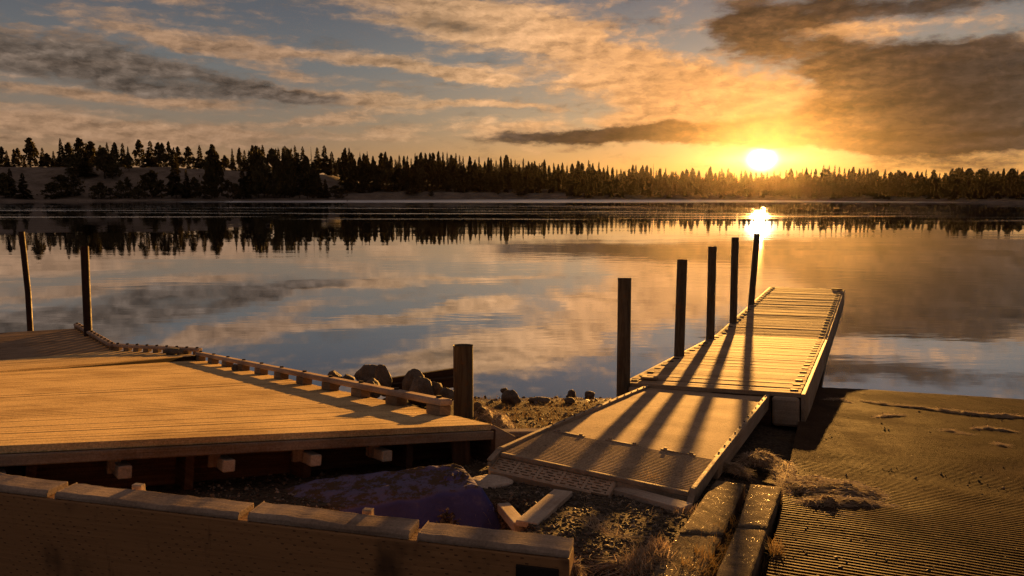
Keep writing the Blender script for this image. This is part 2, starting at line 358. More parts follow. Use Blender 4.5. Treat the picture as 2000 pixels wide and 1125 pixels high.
def m_tarp():
    m, t, b = mat('blue_tarp'); o = objco(t); n = t.noise(o, 9, 5, .7); w = t.noise(o, 300, 2)
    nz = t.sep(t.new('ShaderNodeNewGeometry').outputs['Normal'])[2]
    dirt = t.math('MULTIPLY', t.rng(t.noise(o, 9, 7, .8), .45, .53), t.rng(nz, .6, .9))  # real dirt on top, its cover widened to paint in the top's darkness
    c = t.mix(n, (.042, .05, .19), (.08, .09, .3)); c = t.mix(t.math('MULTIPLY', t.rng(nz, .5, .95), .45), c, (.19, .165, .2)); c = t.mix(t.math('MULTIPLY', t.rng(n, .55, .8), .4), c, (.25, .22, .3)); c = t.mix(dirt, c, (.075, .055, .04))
    t.l.new(c, b.inputs['Base Color']); b.inputs['Roughness'].default_value = .9; b.inputs['Specular IOR Level'].default_value = .05
    bump(t, b, t.math('ADD', t.noise(o, 25, 4, .7), t.math('MULTIPLY', w, .1)), .5, .008); return m
M['tarp'] = m_tarp()
def m_ground():
    m, t, b = mat('gravel_beach'); o = objco(t)
    n = t.noise(o, 1.6, 5, .65); vo = t.vor(o, 46); vc = t.sep(t.vor(o, 46, 'Color'))[0]; f = t.noise(o, 150, 3, .7)
    c = t.mix(vc, (.028, .022, .017), (.1, .08, .062)); c = t.mix(t.math('MULTIPLY', t.rng(f, .45, .7), .6), c, (.06, .045, .03))
    c = t.mix(t.rng(n, .55, .75), c, (.09, .066, .04))
    wet = t.rng(t.math('MULTIPLY_ADD', n, .06, t.sep(t.new('ShaderNodeNewGeometry').outputs['Position'])[2]), .06, -.02)      # soaked strip at the lake's edge
    c = t.mix(t.math('MULTIPLY', wet, .6), c, (.02, .015, .01))
    t.l.new(c, b.inputs['Base Color']); t.put(b.inputs['Roughness'], t.math('MULTIPLY_ADD', wet, -.6, .9)); t.put(b.inputs['Specular IOR Level'], t.math('MULTIPLY_ADD', wet, .4, .05))
    bump(t, b, t.math('ADD', t.math('SUBTRACT', 1., vo), t.math('MULTIPLY', f, .5)), .9, .006); return m
M['ground'] = m_ground()
def m_ramp():
    m, t, b = mat('grooved_concrete'); o = objco(t)
    n = t.noise(o, 1.1, 6, .65); n2 = t.noise(o, 70, 4, .7); st = t.noise(t.vm('MULTIPLY', o, (3, .7, 1)), 1.3, 4, .6)
    c = t.mix(t.rng(n, .3, .7), (.033, .02, .012), (.07, .045, .029)); c = t.mix(t.math('MULTIPLY', t.rng(st, .46, .66), .75), c, (.026, .018, .011)); c = t.mix(t.math('MULTIPLY', t.rng(t.noise(o, 3.3, 5, .7), .56, .7), .5), c, (.115, .075, .05))
    c = t.mix(t.math('MULTIPLY', t.rng(n2, .5, .7), .4), c, (.13, .088, .058))
    t.l.new(c, b.inputs['Base Color']); t.put(b.inputs['Roughness'], t.rng(n, .35, .65, .65, .85)); b.inputs['Specular IOR Level'].default_value = .04
    bump(t, b, t.math('ADD', n2, n), .8, .0025); return m
M['ramp'] = m_ramp()
def m_water():
    m, t, b = mat('lake_water'); t.n.remove(b)
    geo = t.new('ShaderNodeNewGeometry'); p = geo.outputs['Position']; x, y, z = t.sep(p)
    dist = t.vm('LENGTH', p)
    rip = t.noise(t.vm('MULTIPLY', p, (.55, 1.5, 1)), 1., 3, .5); rip2 = t.noise(t.vm('MULTIPLY', p, (2.2, 5., 1)), 1., 2, .5); sw = t.noise(t.vm('MULTIPLY', p, (.05, .16, 1)), 1., 2, .5)
    patch = t.rng(t.noise(t.vm('MULTIPLY', p, (.02, .06, 1)), 1, 3, .6), .4, .68)
    h = t.math('ADD', t.math('MULTIPLY', sw, .5), t.math('ADD', t.math('MULTIPLY', t.math('MULTIPLY', rip, .2), patch), t.math('MULTIPLY', t.math('MULTIPLY', rip2, .035), patch)))
    bp = t.new('ShaderNodeBump'); bp.inputs['Strength'].default_value = 1.; bp.inputs['Distance'].default_value = .03; t.l.new(h, bp.inputs['Height'])
    # wind-ruffled lanes far out
    streak = t.rng(t.noise(t.comb(t.math('MULTIPLY', x, .018), t.math('MULTIPLY', y, .16), 0), 1, 4, .62), .53, .6)
    lane = t.math('MULTIPLY', t.math('MULTIPLY', t.rng(y, 62, 80), t.rng(y, 185, 150)), streak)
    lane2 = t.math('MULTIPLY', t.rng(y, 190, 232), t.rng(t.math('MULTIPLY_ADD', y, .35, x), -60, 20))
    ruf = t.math('MAXIMUM', t.math('MULTIPLY', lane, .42), lane2, clamp=True)
    g = t.new('ShaderNodeBsdfGlossy'); t.put(g.inputs['Roughness'], t.math('MULTIPLY_ADD', ruf, .34, .018)); t.l.new(bp.outputs[0], g.inputs['Normal']); g.inputs[0].default_value = (.93, .94, .97, 1)
    d = t.new('ShaderNodeBsdfDiffuse'); d.inputs[0].default_value = (.02, .018, .016, 1)
    lw = t.new('ShaderNodeLayerWeight'); lw.inputs[0].default_value = .5; t.l.new(bp.outputs[0], lw.inputs['Normal'])
    mx = t.new('ShaderNodeMixShader'); t.put(mx.inputs[0], t.rng(lw.outputs['Facing'], (.35), .95, .22, .92, False))
    t.l.new(d.outputs[0], mx.inputs[1]); t.l.new(g.outputs[0], mx.inputs[2]); t.l.new(mx.outputs[0], t.n['Material Output'].inputs[0]); return m
M['water'] = m_water()
M['gravel'] = island('gravel_pebbles', [(0, (.03, .024, .02)), (.5, (.075, .06, .048)), (.9, (.14, .115, .095)), (1, (.26, .22, .19))], .75)
M['dry'] = island('dry_grass', [(0, (.12, .075, .03)), (.5, (.24, .16, .07)), (1, (.36, .26, .13))], .8, .35)
M['weed'] = island('frosted_weed_fibre', [(0, (.2, .135, .075)), (.5, (.42, .31, .21)), (1, (.62, .5, .4))], .8, .4)
M['weedcore'] = rocky('weed_core', (.14, .1, .06), (.3, .22, .14), 14, .9, .02)
M['tree'] = island('conifer_needles', [(0, (.035, .03, .012)), (.6, (.05, .042, .018)), (1, (.08, .062, .025))], .85, .15)
M['trunk'] = plain('conifer_bark', (.05, .035, .025), .9)
M['hill'] = rocky('frosty_hillside', (.1, .08, .064), (.21, .175, .148), .25, .9, .15, .2, 0., 2.2)
M['duck'] = plain('duck_plumage', (.03, .025, .02), .8)
M['water_streak'] = None

# ------------------------------------------------------------------ terrain
WZ = -.08                                                     # lake level
def ramp_left(y): return 1.0 + (y - 2.8) * .4245              # left border of the boat ramp
def RZ(x, y):
    x = min(x, 12); return WZ - .0325 * (x - 4.4) - .126 * (y - 10.05)
def sst(a, b, x):
    t = max(0, min(1, (x - a) / (b - a))); return t * t * (3 - 2 * t)
def GZ(x, y):
    z = WZ + .175 * (9.5 + .06 * max(-8, min(0, x + 2)) - y) if y < 9.5 else WZ + .12 * (9.5 - y)
    z -= .05 * max(0, x) * sst(9, 5, y)
    if y < 4.4: z -= .36 * sst(3.99 + .17 * (x + .2), 3.87 + .17 * (x + .2), y) * sst(.1, -.1, x) + .3 * sst(3.2, 2.8, y + .19 * x) * sst(.75, .2, x)   # hollow in front of the retaining timber
    dr = x - ramp_left(y)
    if dr > -.5: z = z * (1 - sst(-.5, -.05, dr)) + (RZ(x, y) - .1) * sst(-.5, -.05, dr)
    if x < -1.5 and y > 8.4: z -= .1 * sst(8.4, 9.4, y)
    return max(z, -1.4)
def gz_d(x, y):
    n = .012 * fbm((x * 2.2, y * 2.2, 0), 5) + .006 * mn.noise(V((x * 16, y * 16, 4)))
    n += .018 * abs(fbm((x * 7, y * 9, 9), 4)) * sst(6.6, 7.6, y) * sst(9.7, 9.2, y)   # weed-tufted strip by the water
    return GZ(x, y) + n
def on_ground(px, py, dz=0., fn=None):
    fn = fn or GZ; r = ray(px, py); lo, hi = .5, 60.
    for _ in range(50):
        m = (lo + hi) / 2; p = CAM + r * m
        if p.z > fn(p.x, p.y) + dz: lo = m
        else: hi = m
    return CAM + r * lo
def ground():
    mb = MB()
    xs = [-560, -120, -40, -25, -16, -11, -8, -6.6] + [-6 + .05 * i for i in range(190)] + [3.6, 4, 4.6, 5.5, 7, 9, 12, 18, 28, 40, 120, 560]
    ys = [-30, -12, -6, -2, 0, 1.2, 1.8] + [2.2 + .045 * i for i in range(172)] + [10.2, 10.8, 12, 14, 18]
    i0 = len(mb.v)
    for x in xs:
        for y in ys: mb.v.append(V((x, y, gz_d(x, y))))
    n = len(ys)
    for a in range(len(xs) - 1):
        for b in range(n - 1): mb.f.append([a * n + b, (a + 1) * n + b, (a + 1) * n + b + 1, a * n + b + 1]); mb.uv.append([(0, 0)] * 4)
    o = link('ground', mb.mesh('ground', (0, 0, 0), M['ground'], True)); tag(o, 'dark gravel shore sloping down to the lake', None, None, 'structure')
ground()
def boat_ramp():
    mb = MB(); ax = V((.4245, 1, 0)).normalized(); ac = V((ax.y, -ax.x, 0))
    o0 = V((1.0, 2.8, 0)) - ax * 1.6; pitch = .041; rows = int(13.5 / pitch); cols = 46; W = 9.5
    for r in range(rows * 4):
        s = r * pitch / 4; ph = (0, 1, 1, 0)[r % 4]
        for c in range(cols + 1):
            wdt = W * (c / cols) ** 1.4; p = o0 + ax * (s + .005 * mn.noise(V((wdt * .5, s * .4, 0)))) + ac * wdt
            wear = .5 + .7 * mn.noise(V((p.x * .9, p.y * .9, 2))) + .5 * mn.noise(V((p.x * 2.7, p.y * 2.7, 5)))
            mud = sst(9.5, 4.8, p.y)
            amp = .021 * max(.18, min(1, wear + .35)) * (.2 + .8 * mud)
            z = RZ(p.x, p.y) + amp * ph + .006 * mn.noise(V((p.x * 1.3, p.y * 1.3, 0))) + .0007 * mn.noise(V((p.x * 30, p.y * 30, 0)))
            mb.v.append(V((p.x, p.y, z)))
    n = cols + 1
    for r in range(rows * 4 - 1):
        for c in range(cols): mb.f.append([r * n + c, r * n + c + 1, (r + 1) * n + c + 1, (r + 1) * n + c]); mb.uv.append([(0, 0)] * 4)
    # left edge of the slab
    for r in range(rows * 4 - 1):
        a, b = mb.v[r * n], mb.v[(r + 1) * n]; k = len(mb.v)
        mb.v += [a, b, V((b.x, b.y, b.z - .25)), V((a.x, a.y, a.z - .25))]; mb.f.append([k, k + 1, k + 2, k + 3]); mb.uv.append([(0, 0)] * 4)
    o = link('boat_ramp', mb.mesh('boat_ramp', (2, 5, 0), M['ramp']), None, (2, 5, 0)); tag(o, 'ridged concrete boat ramp running down into the lake', None, None, 'structure')
boat_ramp()
def water():
    mb = MB(); mb.poly([(-560, 8.2, WZ), (560, 8.2, WZ), (560, 420, WZ), (-560, 420, WZ)])
    o = link('water', mb.mesh('water', (0, 0, 0), M['water'])); tag(o, 'calm lake mirroring the sunrise sky', None, None, 'structure')
water()
# far shore: distance of the water line by picture column, and height profile behind it
def itp(tab, x):
    if x <= tab[0][0]: return tab[0][1]
    for (a, va), (b, vb) in zip(tab, tab[1:]):
        if x <= b: return va + (vb - va) * (x - a) / (b - a)
    return tab[-1][1]
SHORE = [(-700, 215), (0, 235), (350, 255), (600, 275), (1000, 320), (1400, 300), (1700, 245), (2000, 205), (2700, 180)]
HILLC = [(-700, 12), (0, 12.3), (330, 12.8), (500, 11.6), (640, 10.5), (720, 6.2), (900, 5.6), (1150, 4.4), (1400, 3), (2700, 2.6)]
def far_z(px, s):
    hc = itp(HILLC, px); hill = sst(760, 640, px)
    if s < 0: return WZ + s * .1
    bank = .5 * sst(0, 2.5, s)
    low = bank + (hc - .5) * (.45 * sst(3, 10, s) + .55 * sst(14, 24, s))
    hi = bank + (hc - .5) * sst(4, 46, s)
    z = low * (1 - hill) + hi * hill
    z += (.45 * mn.noise(V((px * .02, s * .15, 0))) + .2 * mn.noise(V((px * .07, s * .4, 0)))) * sst(0, 8, s)
    return z + .006 * max(0, s - 60)
def far_pt(px, s, z=None):
    d = itp(SHORE, px) + s; return V((d * ray(px, 377).x / ray(px, 377).y, d, far_z(px, s) if z is None else z))
def hills():
    mb = MB(); ss = [-4, -.5, .5, 1.5, 3, 5, 7, 9, 12, 15, 18, 22, 26, 31, 36, 41, 46, 52, 60, 80, 120, 180, 260]
    pxs = [-700 + 12 * i for i in range(284)]; n = len(ss)
    for px in pxs:
        for s in ss: mb.v.append(far_pt(px, s))
    for a in range(len(pxs) - 1):
        for b in range(n - 1): mb.f.append([a * n + b, (a + 1) * n + b, (a + 1) * n + b + 1, a * n + b + 1]); mb.uv.append([(0, 0)] * 4)
    o = link('hills', mb.mesh('hills', (0, 260, 0), M['hill'], True), None, (0, 260, 0)); tag(o, 'frosty far shore rising to a low hill at the left', None, None, 'structure')
hills()

# ------------------------------------------------------------------ trees of the far shore
def crown(kind, seed):
    r = random.Random(seed); mb = MB()
    if kind == 'spruce':
        N = 24; lo = r.uniform(.03, .12); pw = r.uniform(.75, 1.05)
        for i in range(N):
            f = i / (N - 1); z = lo + (1 - lo) * f; rad = .5 * (1 - f) ** pw * r.uniform(.8, 1.12) + .06
            if i % 5 == 3: rad *= .7
            for k in range(7):
                a = r.uniform(0, 6.283); L = rad * r.uniform(.55, 1.12); dz = -L * r.uniform(.05, .22); w = .05 + L * .3
                d = V((math.cos(a), math.sin(a), 0)); s = V((-d.y, d.x, 0)) * w
                b = V((0, 0, z)); tp = b + d * L + V((0, 0, dz)); m = b + d * L * .55 + V((0, 0, dz * .3 + .01))
                mb.poly([b, m + s, tp, m - s]); mb.poly([b + V((0, 0, .016)), m + V((0, 0, .02)), tp, m - V((0, 0, .035))])
        mb.poly([(-.015, 0, .96), (.015, 0, .96), (0, 0, 1.03)]); mb.poly([(0, -.015, .96), (0, .015, .96), (0, 0, 1.03)])
    else:
        top = {'pine': 1., 'round': 1., 'bush': 1.}[kind]; lo = {'pine': .22, 'round': .1, 'bush': .02}[kind]
        nb = {'pine': 70, 'round': 80, 'bush': 46}[kind]
        for i in range(nb):
            f = r.random() ** .85; z = lo + (top - lo) * f
            prof = (1 - f ** 2.4) ** .75 * (.7 + .3 * sst(0, .3, f)) if kind != 'pine' else (1 - f) ** .8 * (.6 + .4 * sst(0, .2, f)) + .03
            rad = .44 * prof * r.random() ** .5; a = r.uniform(0, 6.283); c = V((math.cos(a) * rad, math.sin(a) * rad, lo + (top * .97 - lo) * f))
            cs = .02 + .07 * prof * r.uniform(.6, 1.2)
            for _ in range(12):
                q = c + V((r.gauss(0, cs), r.gauss(0, cs), r.gauss(0, cs * .45))); q.z = min(q.z, 1.02)
                d = V((r.gauss(0, 1), r.gauss(0, 1), r.gauss(.2, .6))).normalized() * r.uniform(.04, .08); s = d.cross(V((r.random(), r.random(), r.random()))).normalized() * r.uniform(.03, .06)
                mb.poly([q - d, q + s, q + d, q - s])
    return mb
KINDS = []
for k, n in (('spruce', 6), ('pine', 5), ('round', 4), ('bush', 3)):
    for i in range(n):
        mb = crown(k, 100 * len(KINDS) + 5 + i); KINDS.append((k, mb, mb.mesh('crown', (0, 0, 0), M['tree'])))
tm = MB(); tm.tube([(0, 0, -.04), (.004, 0, .3), (-.003, .003, .7), (0, 0, .97)], [.028, .02, .011, .003], 6); TRUNK = tm.mesh('trunk', (0, 0, 0), M['trunk'], True)
trnd = random.Random(21)
def pick(kind): return trnd.choice([k for k in KINDS if k[0] == kind])
def plant(px, top_py, s, wpx, kind, label, group, name='conifer', cat='tree', dip=0.):
    p = far_pt(px, s); r = ray(px, top_py); ztop = H + r.z / r.y * p.y; h = max(1.2, ztop - p.z + dip); w = wpx / FPX * p.y
    o = thing(name, label, cat, p, group); o.scale = (w, w, h); o.rotation_euler.z = trnd.uniform(0, 6.28)
    link('crown', pick(kind)[2], o); link('trunk', TRUNK, o); return o
CREST = [(10, 287), (19, 295), (34, 292), (41, 290), (65, 270, 34), (89, 290), (97, 300), (110, 296), (125, 272, 24), (140, 279, 22), (161, 270, 26), (175, 281, 18), (184, 277, 22), (202, 285, 20), (215, 280), (230, 279),
         (245, 281, 20), (255, 287), (277, 274, 20), (299, 277, 22), (314, 279, 18), (322, 280, 18), (334, 277, 16), (352, 287), (372, 287, 20), (394, 285, 18), (442, 304), (457, 291), (471, 289, 15), (481, 295), (497, 285, 18),
         (560, 287, 20), (579, 286, 18), (594, 288, 16), (622, 290, 20), (636, 286, 24), (650, 298, 18), (664, 309)]
LG = {'crest': 'dark conifer silhouetted along the top of the frosty hill at the left', 'mid': 'conifer in the dense far tree line between the hill and the low sun', 'right': 'conifer in the hazy far tree line right of the low sun'}
GR = {'crest': 'conifers along the hilltop', 'mid': 'conifers of the tree line left of the sun', 'right': 'conifers of the tree line right of the sun'}
def auto(px, y, w, s, key, kinds=('spruce', 'spruce', 'pine', 'pine')):
    plant(px, y - 1, s, w * trnd.uniform(1.15, 1.9), trnd.choice(kinds), LG[key], GR[key], 'conifer')
for t_ in CREST: auto(t_[0], t_[1], t_[2] if len(t_) > 2 else 13, trnd.uniform(44, 58), 'crest')
MID = [(676, 290, 17), (684, 291, 16), (694, 311), (705, 299), (712, 301), (719, 298), (730, 306), (746, 300, 20), (754, 298, 18), (765, 306), (773, 312), (781, 304, 14), (790, 306), (797, 306), (804, 310), (812, 301), (823, 299, 16),
       (832, 300), (841, 300), (847, 299, 14), (857, 297, 14), (866, 299), (874, 299), (882, 304), (891, 301, 14), (898, 305), (905, 307), (918, 306), (928, 313), (936, 307, 15), (947, 316), (954, 309), (959, 310), (969, 314), (978, 306), (989, 304, 18), (998, 311),
       (1006, 314), (1014, 322), (1022, 311, 12), (1032, 316), (1039, 318), (1044, 316), (1053, 321), (1063, 313, 14), (1072, 324), (1081, 320), (1090, 322), (1098, 319), (1107, 324), (1117, 321), (1129, 316, 18), (1136, 319), (1149, 315, 12), (1157, 320), (1169, 318, 14), (1178, 328), (1186, 324),
       (1195, 329), (1204, 332), (1212, 331), (1220, 334), (1228, 331), (1235, 323), (1241, 323), (1254, 324), (1262, 324), (1270, 329), (1281, 334), (1290, 330), (1299, 330), (1310, 336), (1319, 336), (1332, 335), (1341, 339), (1351, 329, 14), (1364, 334), (1378, 337), (1387, 335), (1396, 339), (1404, 336), (1412, 338), (1421, 330), (1433, 338), (1446, 333), (1456, 338), (1465, 337), (1475, 338)]
for t_ in MID: auto(t_[0], t_[1], t_[2] if len(t_) > 2 else 11, trnd.uniform(20, 32), 'mid')
RIGHT = [(1486, 338), (1497, 337), (1510, 335), (1522, 336), (1534, 333), (1543, 330), (1554, 334), (1565, 330), (1573, 328), (1582, 333), (1591, 331), (1606, 324), (1617, 325), (1628, 324, 9), (1637, 328), (1647, 330), (1656, 331), (1664, 327), (1676, 330), (1684, 330), (1692, 329, 13), (1699, 330), (1709, 333, 18),
         (1726, 333, 16), (1738, 337, 18), (1753, 333, 16), (1764, 335), (1776, 338), (1789, 336), (1798, 337), (1806, 333), (1821, 333, 16), (1833, 339), (1845, 338), (1856, 329), (1869, 327, 16), (1876, 329), (1890, 330, 26), (1903, 337), (1915, 329, 22), (1924, 329), (1936, 335), (1946, 336), (1957, 330), (1974, 330, 24), (1984, 333), (1996, 335), (2010, 331, 15), (2025, 335), (2040, 330)]
for t_ in RIGHT: auto(t_[0], t_[1], t_[2] if len(t_) > 2 else 11, trnd.uniform(14, 26), 'right', ('spruce', 'pine', 'round') if t_[0] > 1700 else ('spruce', 'spruce', 'pine'))
for i in range(34):                                            # nearer, lower trees in front of the line
    px = 690 + i * 23 + trnd.uniform(-8, 8); auto(px, trnd.uniform(326, 342), 15, trnd.uniform(15, 22), 'mid')
for i in range(26):
    px = 1480 + i * 21 + trnd.uniform(-8, 8); auto(px, trnd.uniform(345, 356), 14, trnd.uniform(8, 14), 'right')
fl = 'dark conifer rooted low on the frosty hillside at the left'; fg = 'conifers on the hill slope'
for px, y, s, w, k in [(22, 330, 10, 26, 'spruce'), (10, 337, 8, 30, 'round'), (46, 339, 7, 30, 'spruce'), (150, 300, 32, 40, 'round'), (172, 296, 30, 34, 'spruce'), (207, 288, 28, 42, 'pine'), (222, 300, 28, 30, 'round'), (255, 300, 36, 22, 'pine'),
                       (490, 296, 7, 32, 'spruce'), (505, 285, 8, 38, 'round'), (516, 285, 10, 34, 'spruce'), (535, 289, 8, 34, 'round'), (547, 290, 12, 26, 'spruce'), (556, 288, 9, 28, 'spruce'), (565, 289, 7, 30, 'round'), (585, 300, 6, 36, 'spruce'), (600, 305, 6, 32, 'pine'), (613, 318, 6, 30, 'round'), (622, 335, 5, 30, 'spruce'), (636, 350, 5, 22, 'spruce'), (475, 318, 7, 26, 'spruce'), (365, 330, 9, 24, 'spruce'), (381, 345, 8, 22, 'round')]:
    plant(px, y, s, w * 1.25, k, fl, fg)
plant(344, 290, 8, 44, 'spruce', 'tall broad dark conifer by the water, left of the round-topped one', 'tree')['category'] = 'tree'
plant(419, 284, 8, 50, 'round', 'tall broad round-topped dark tree standing alone by the far water', None)
bl = 'low dark bush near the water below the frosty hill'; bgp = 'bushes below the hill'
for px, y, s, w in [(120, 340, 10, 46), (145, 338, 12, 40), (100, 356, 6, 34), (197, 356, 8, 22), (185, 362, 6, 26), (236, 352, 9, 24), (250, 345, 10, 18), (283, 340, 9, 34), (298, 331, 10, 36), (315, 350, 7, 30), (445, 350, 6, 32), (462, 358, 5, 28), (400, 362, 5, 40), (215, 366, 5, 30), (270, 368, 4, 30), (655, 362, 4, 32), (667, 366, 4, 20)]:
    plant(px, y, s, w * 1.2, 'bush', bl, bgp, 'bush', 'bush')
bl = 'small dark bush on the pale strip of shore beyond the lake'; bgp = 'bushes on the pale shore strip'
for px, y, s, w in [(757, 363, 12, 12), (800, 370, 7, 22), (812, 368, 8, 26), (842, 372, 6, 12), (972, 370, 8, 8), (1018, 366, 6, 24), (1010, 362, 8, 20), (1132, 372, 6, 9)]:
    plant(px, y, s, w * 1.2, 'bush', bl, bgp, 'bush', 'bush')
def snag(px, top, s, label):
    p = far_pt(px, s); r = ray(px, top); h = H + r.z / r.y * p.y - p.z; mb = MB(); g = random.Random(px)
    mb.tube([p, p + V((.05, 0, h * .6)), p + V((0, 0, h))], [.22, .14, .04], 6)
    for i in range(10):
        z = h * g.uniform(.5, .97); a = g.uniform(0, 6.28); L = g.uniform(.3, .9) * (1.2 - z / h) * 2; q = p + V((.03, 0, z))
        mb.tube([q, q + V((math.cos(a) * L, math.sin(a) * L, L * .2))], [.05, .02], 4)
    single('dead_tree', mb, M['trunk'], label, 'dead tree')
snag(610, 286, 50, 'bare dead tree sticking up from the hilltop trees at the left')
snag(1275, 320, 26, 'thin bare dead tree poking above the tree line left of the sun')
def wood_mass():
    mb = MB(); g = random.Random(3)
    sky = sorted((t_[0], t_[1]) for t_ in MID + RIGHT)
    def put(px, top, s, w):
        p = far_pt(px, s); r = ray(px, top); h = H + r.z / r.y * p.y - p.z; wd = w / FPX * p.y
        if h < 1: return
        k = g.choice(KINDS[:11])[1]; ca, sa = math.cos(px), math.sin(px)
        i0 = len(mb.v)
        mb.v += [V((p.x + (q.x * ca - q.y * sa) * wd, p.y + (q.x * sa + q.y * ca) * wd, p.z + q.z * h)) for q in k.v]
        mb.f += [[i0 + j for j in f] for f in k.f]; mb.uv += k.uv
    for i in range(330):
        px = 672 + i * 6; top = itp(sky, px) + 4 + g.uniform(0, 14); put(px + g.uniform(-4, 4), top, g.uniform(30, 44), g.uniform(18, 32))
    for i in range(130):
        px = 672 + i * 15; put(px + g.uniform(-6, 6), itp(sky, px) + 13 + g.uniform(0, 14), g.uniform(24, 30), g.uniform(20, 30))
    for i in range(90):
        px = -300 + i * 11; put(px, 303 + g.uniform(0, 12) + (6 if px > 430 else 0), g.uniform(60, 80), 15)
    for i in range(190):
        px = 676 + i * 8; put(px, g.uniform(346, 358), g.uniform(12, 19), 16)
    for i in range(150):
        px = 1110 + i * 7; put(px, g.uniform(358, 370), g.uniform(3, 9), 15)
    for i in range(40): put(2030 + i * 16, 335 + g.uniform(0, 8), g.uniform(14, 26), 18)
    for i in range(30): put(-20 - i * 16, 285 + g.uniform(0, 14), g.uniform(46, 60), 18)
    o = link('woods', mb.mesh('woods', (0, 320, 0), M['tree']), None, (0, 320, 0)); tag(o, 'dark mass of forest closing the gaps behind the far shore trees', 'forest', None, 'stuff')
wood_mass()

# ------------------------------------------------------------------ plank decks
def planks(mb, A, B, C, D, n, gap=.006, th=.04, seg=7, seed=0, wob=.003, ragged=0.):
    """boards running A->B (near) ... D->C (far); A,D left, B,C right"""
    g = random.Random(seed); nrm = (V(B) - V(A)).cross(V(D) - V(A)).normalized()
    ac = (lerp(D, C, .5) - lerp(A, B, .5)); wid = ac.length / n; al = (V(B) - V(A)).normalized(); L = (V(B) - V(A)).length
    for i in range(n):
        t0 = i / n + gap / 2 / ac.length; t1 = (i + 1) / n - gap / 2 / ac.length
        dz = g.uniform(-wob, wob); tl = g.uniform(-wob, wob) * .7; e0 = g.uniform(-ragged, ragged); e1 = g.uniform(-ragged, ragged)
        k0 = len(mb.v); uo = g.uniform(0, 20)
        for s in range(seg + 1):
            f = s / seg; fx = f + (e0 / L if s == 0 else 0) + (e1 / L if s == seg else 0)
            p0 = lerp(lerp(A, B, fx), lerp(D, C, fx), t0); p1 = lerp(lerp(A, B, fx), lerp(D, C, fx), t1)
            b = wob * .7 * mn.noise(V((f * 3 + i * 7.3, seed, i)))
            cr = .15 * th
            q = [p0 + nrm * (dz + b - tl), p1 + nrm * (dz + b + tl), p1 + nrm * (dz + b + tl - th), p0 + nrm * (dz + b - tl - th)]
            mb.v += q
        rows = [(0, 0., wid), (1, wid, wid + th), (2, wid + th, 2 * wid), (3, 0, th)]
        for s in range(seg):
            a = k0 + s * 4; c = a + 4; u0 = uo + s / seg * L; u1 = uo + (s + 1) / seg * L; vo = i * .37
            for (j, j2, va, vb) in ((0, 1, 0, wid), (1, 2, wid, wid + th), (2, 3, wid + th, 2 * wid + th), (3, 0, -th, 0)):
                mb.f.append([a + j, c + j, c + j2, a + j2]); mb.uv.append([(u0, va + vo), (u1, va + vo), (u1, vb + vo), (u0, vb + vo)])
        for e in (k0, k0 + seg * 4):
            mb.f.append([e, e + 1, e + 2, e + 3] if e == k0 else [e + 3, e + 2, e + 1, e]); mb.uv.append([(uo, 0), (uo + .05, 0), (uo + .05, .05), (uo, .05)])
    return nrm

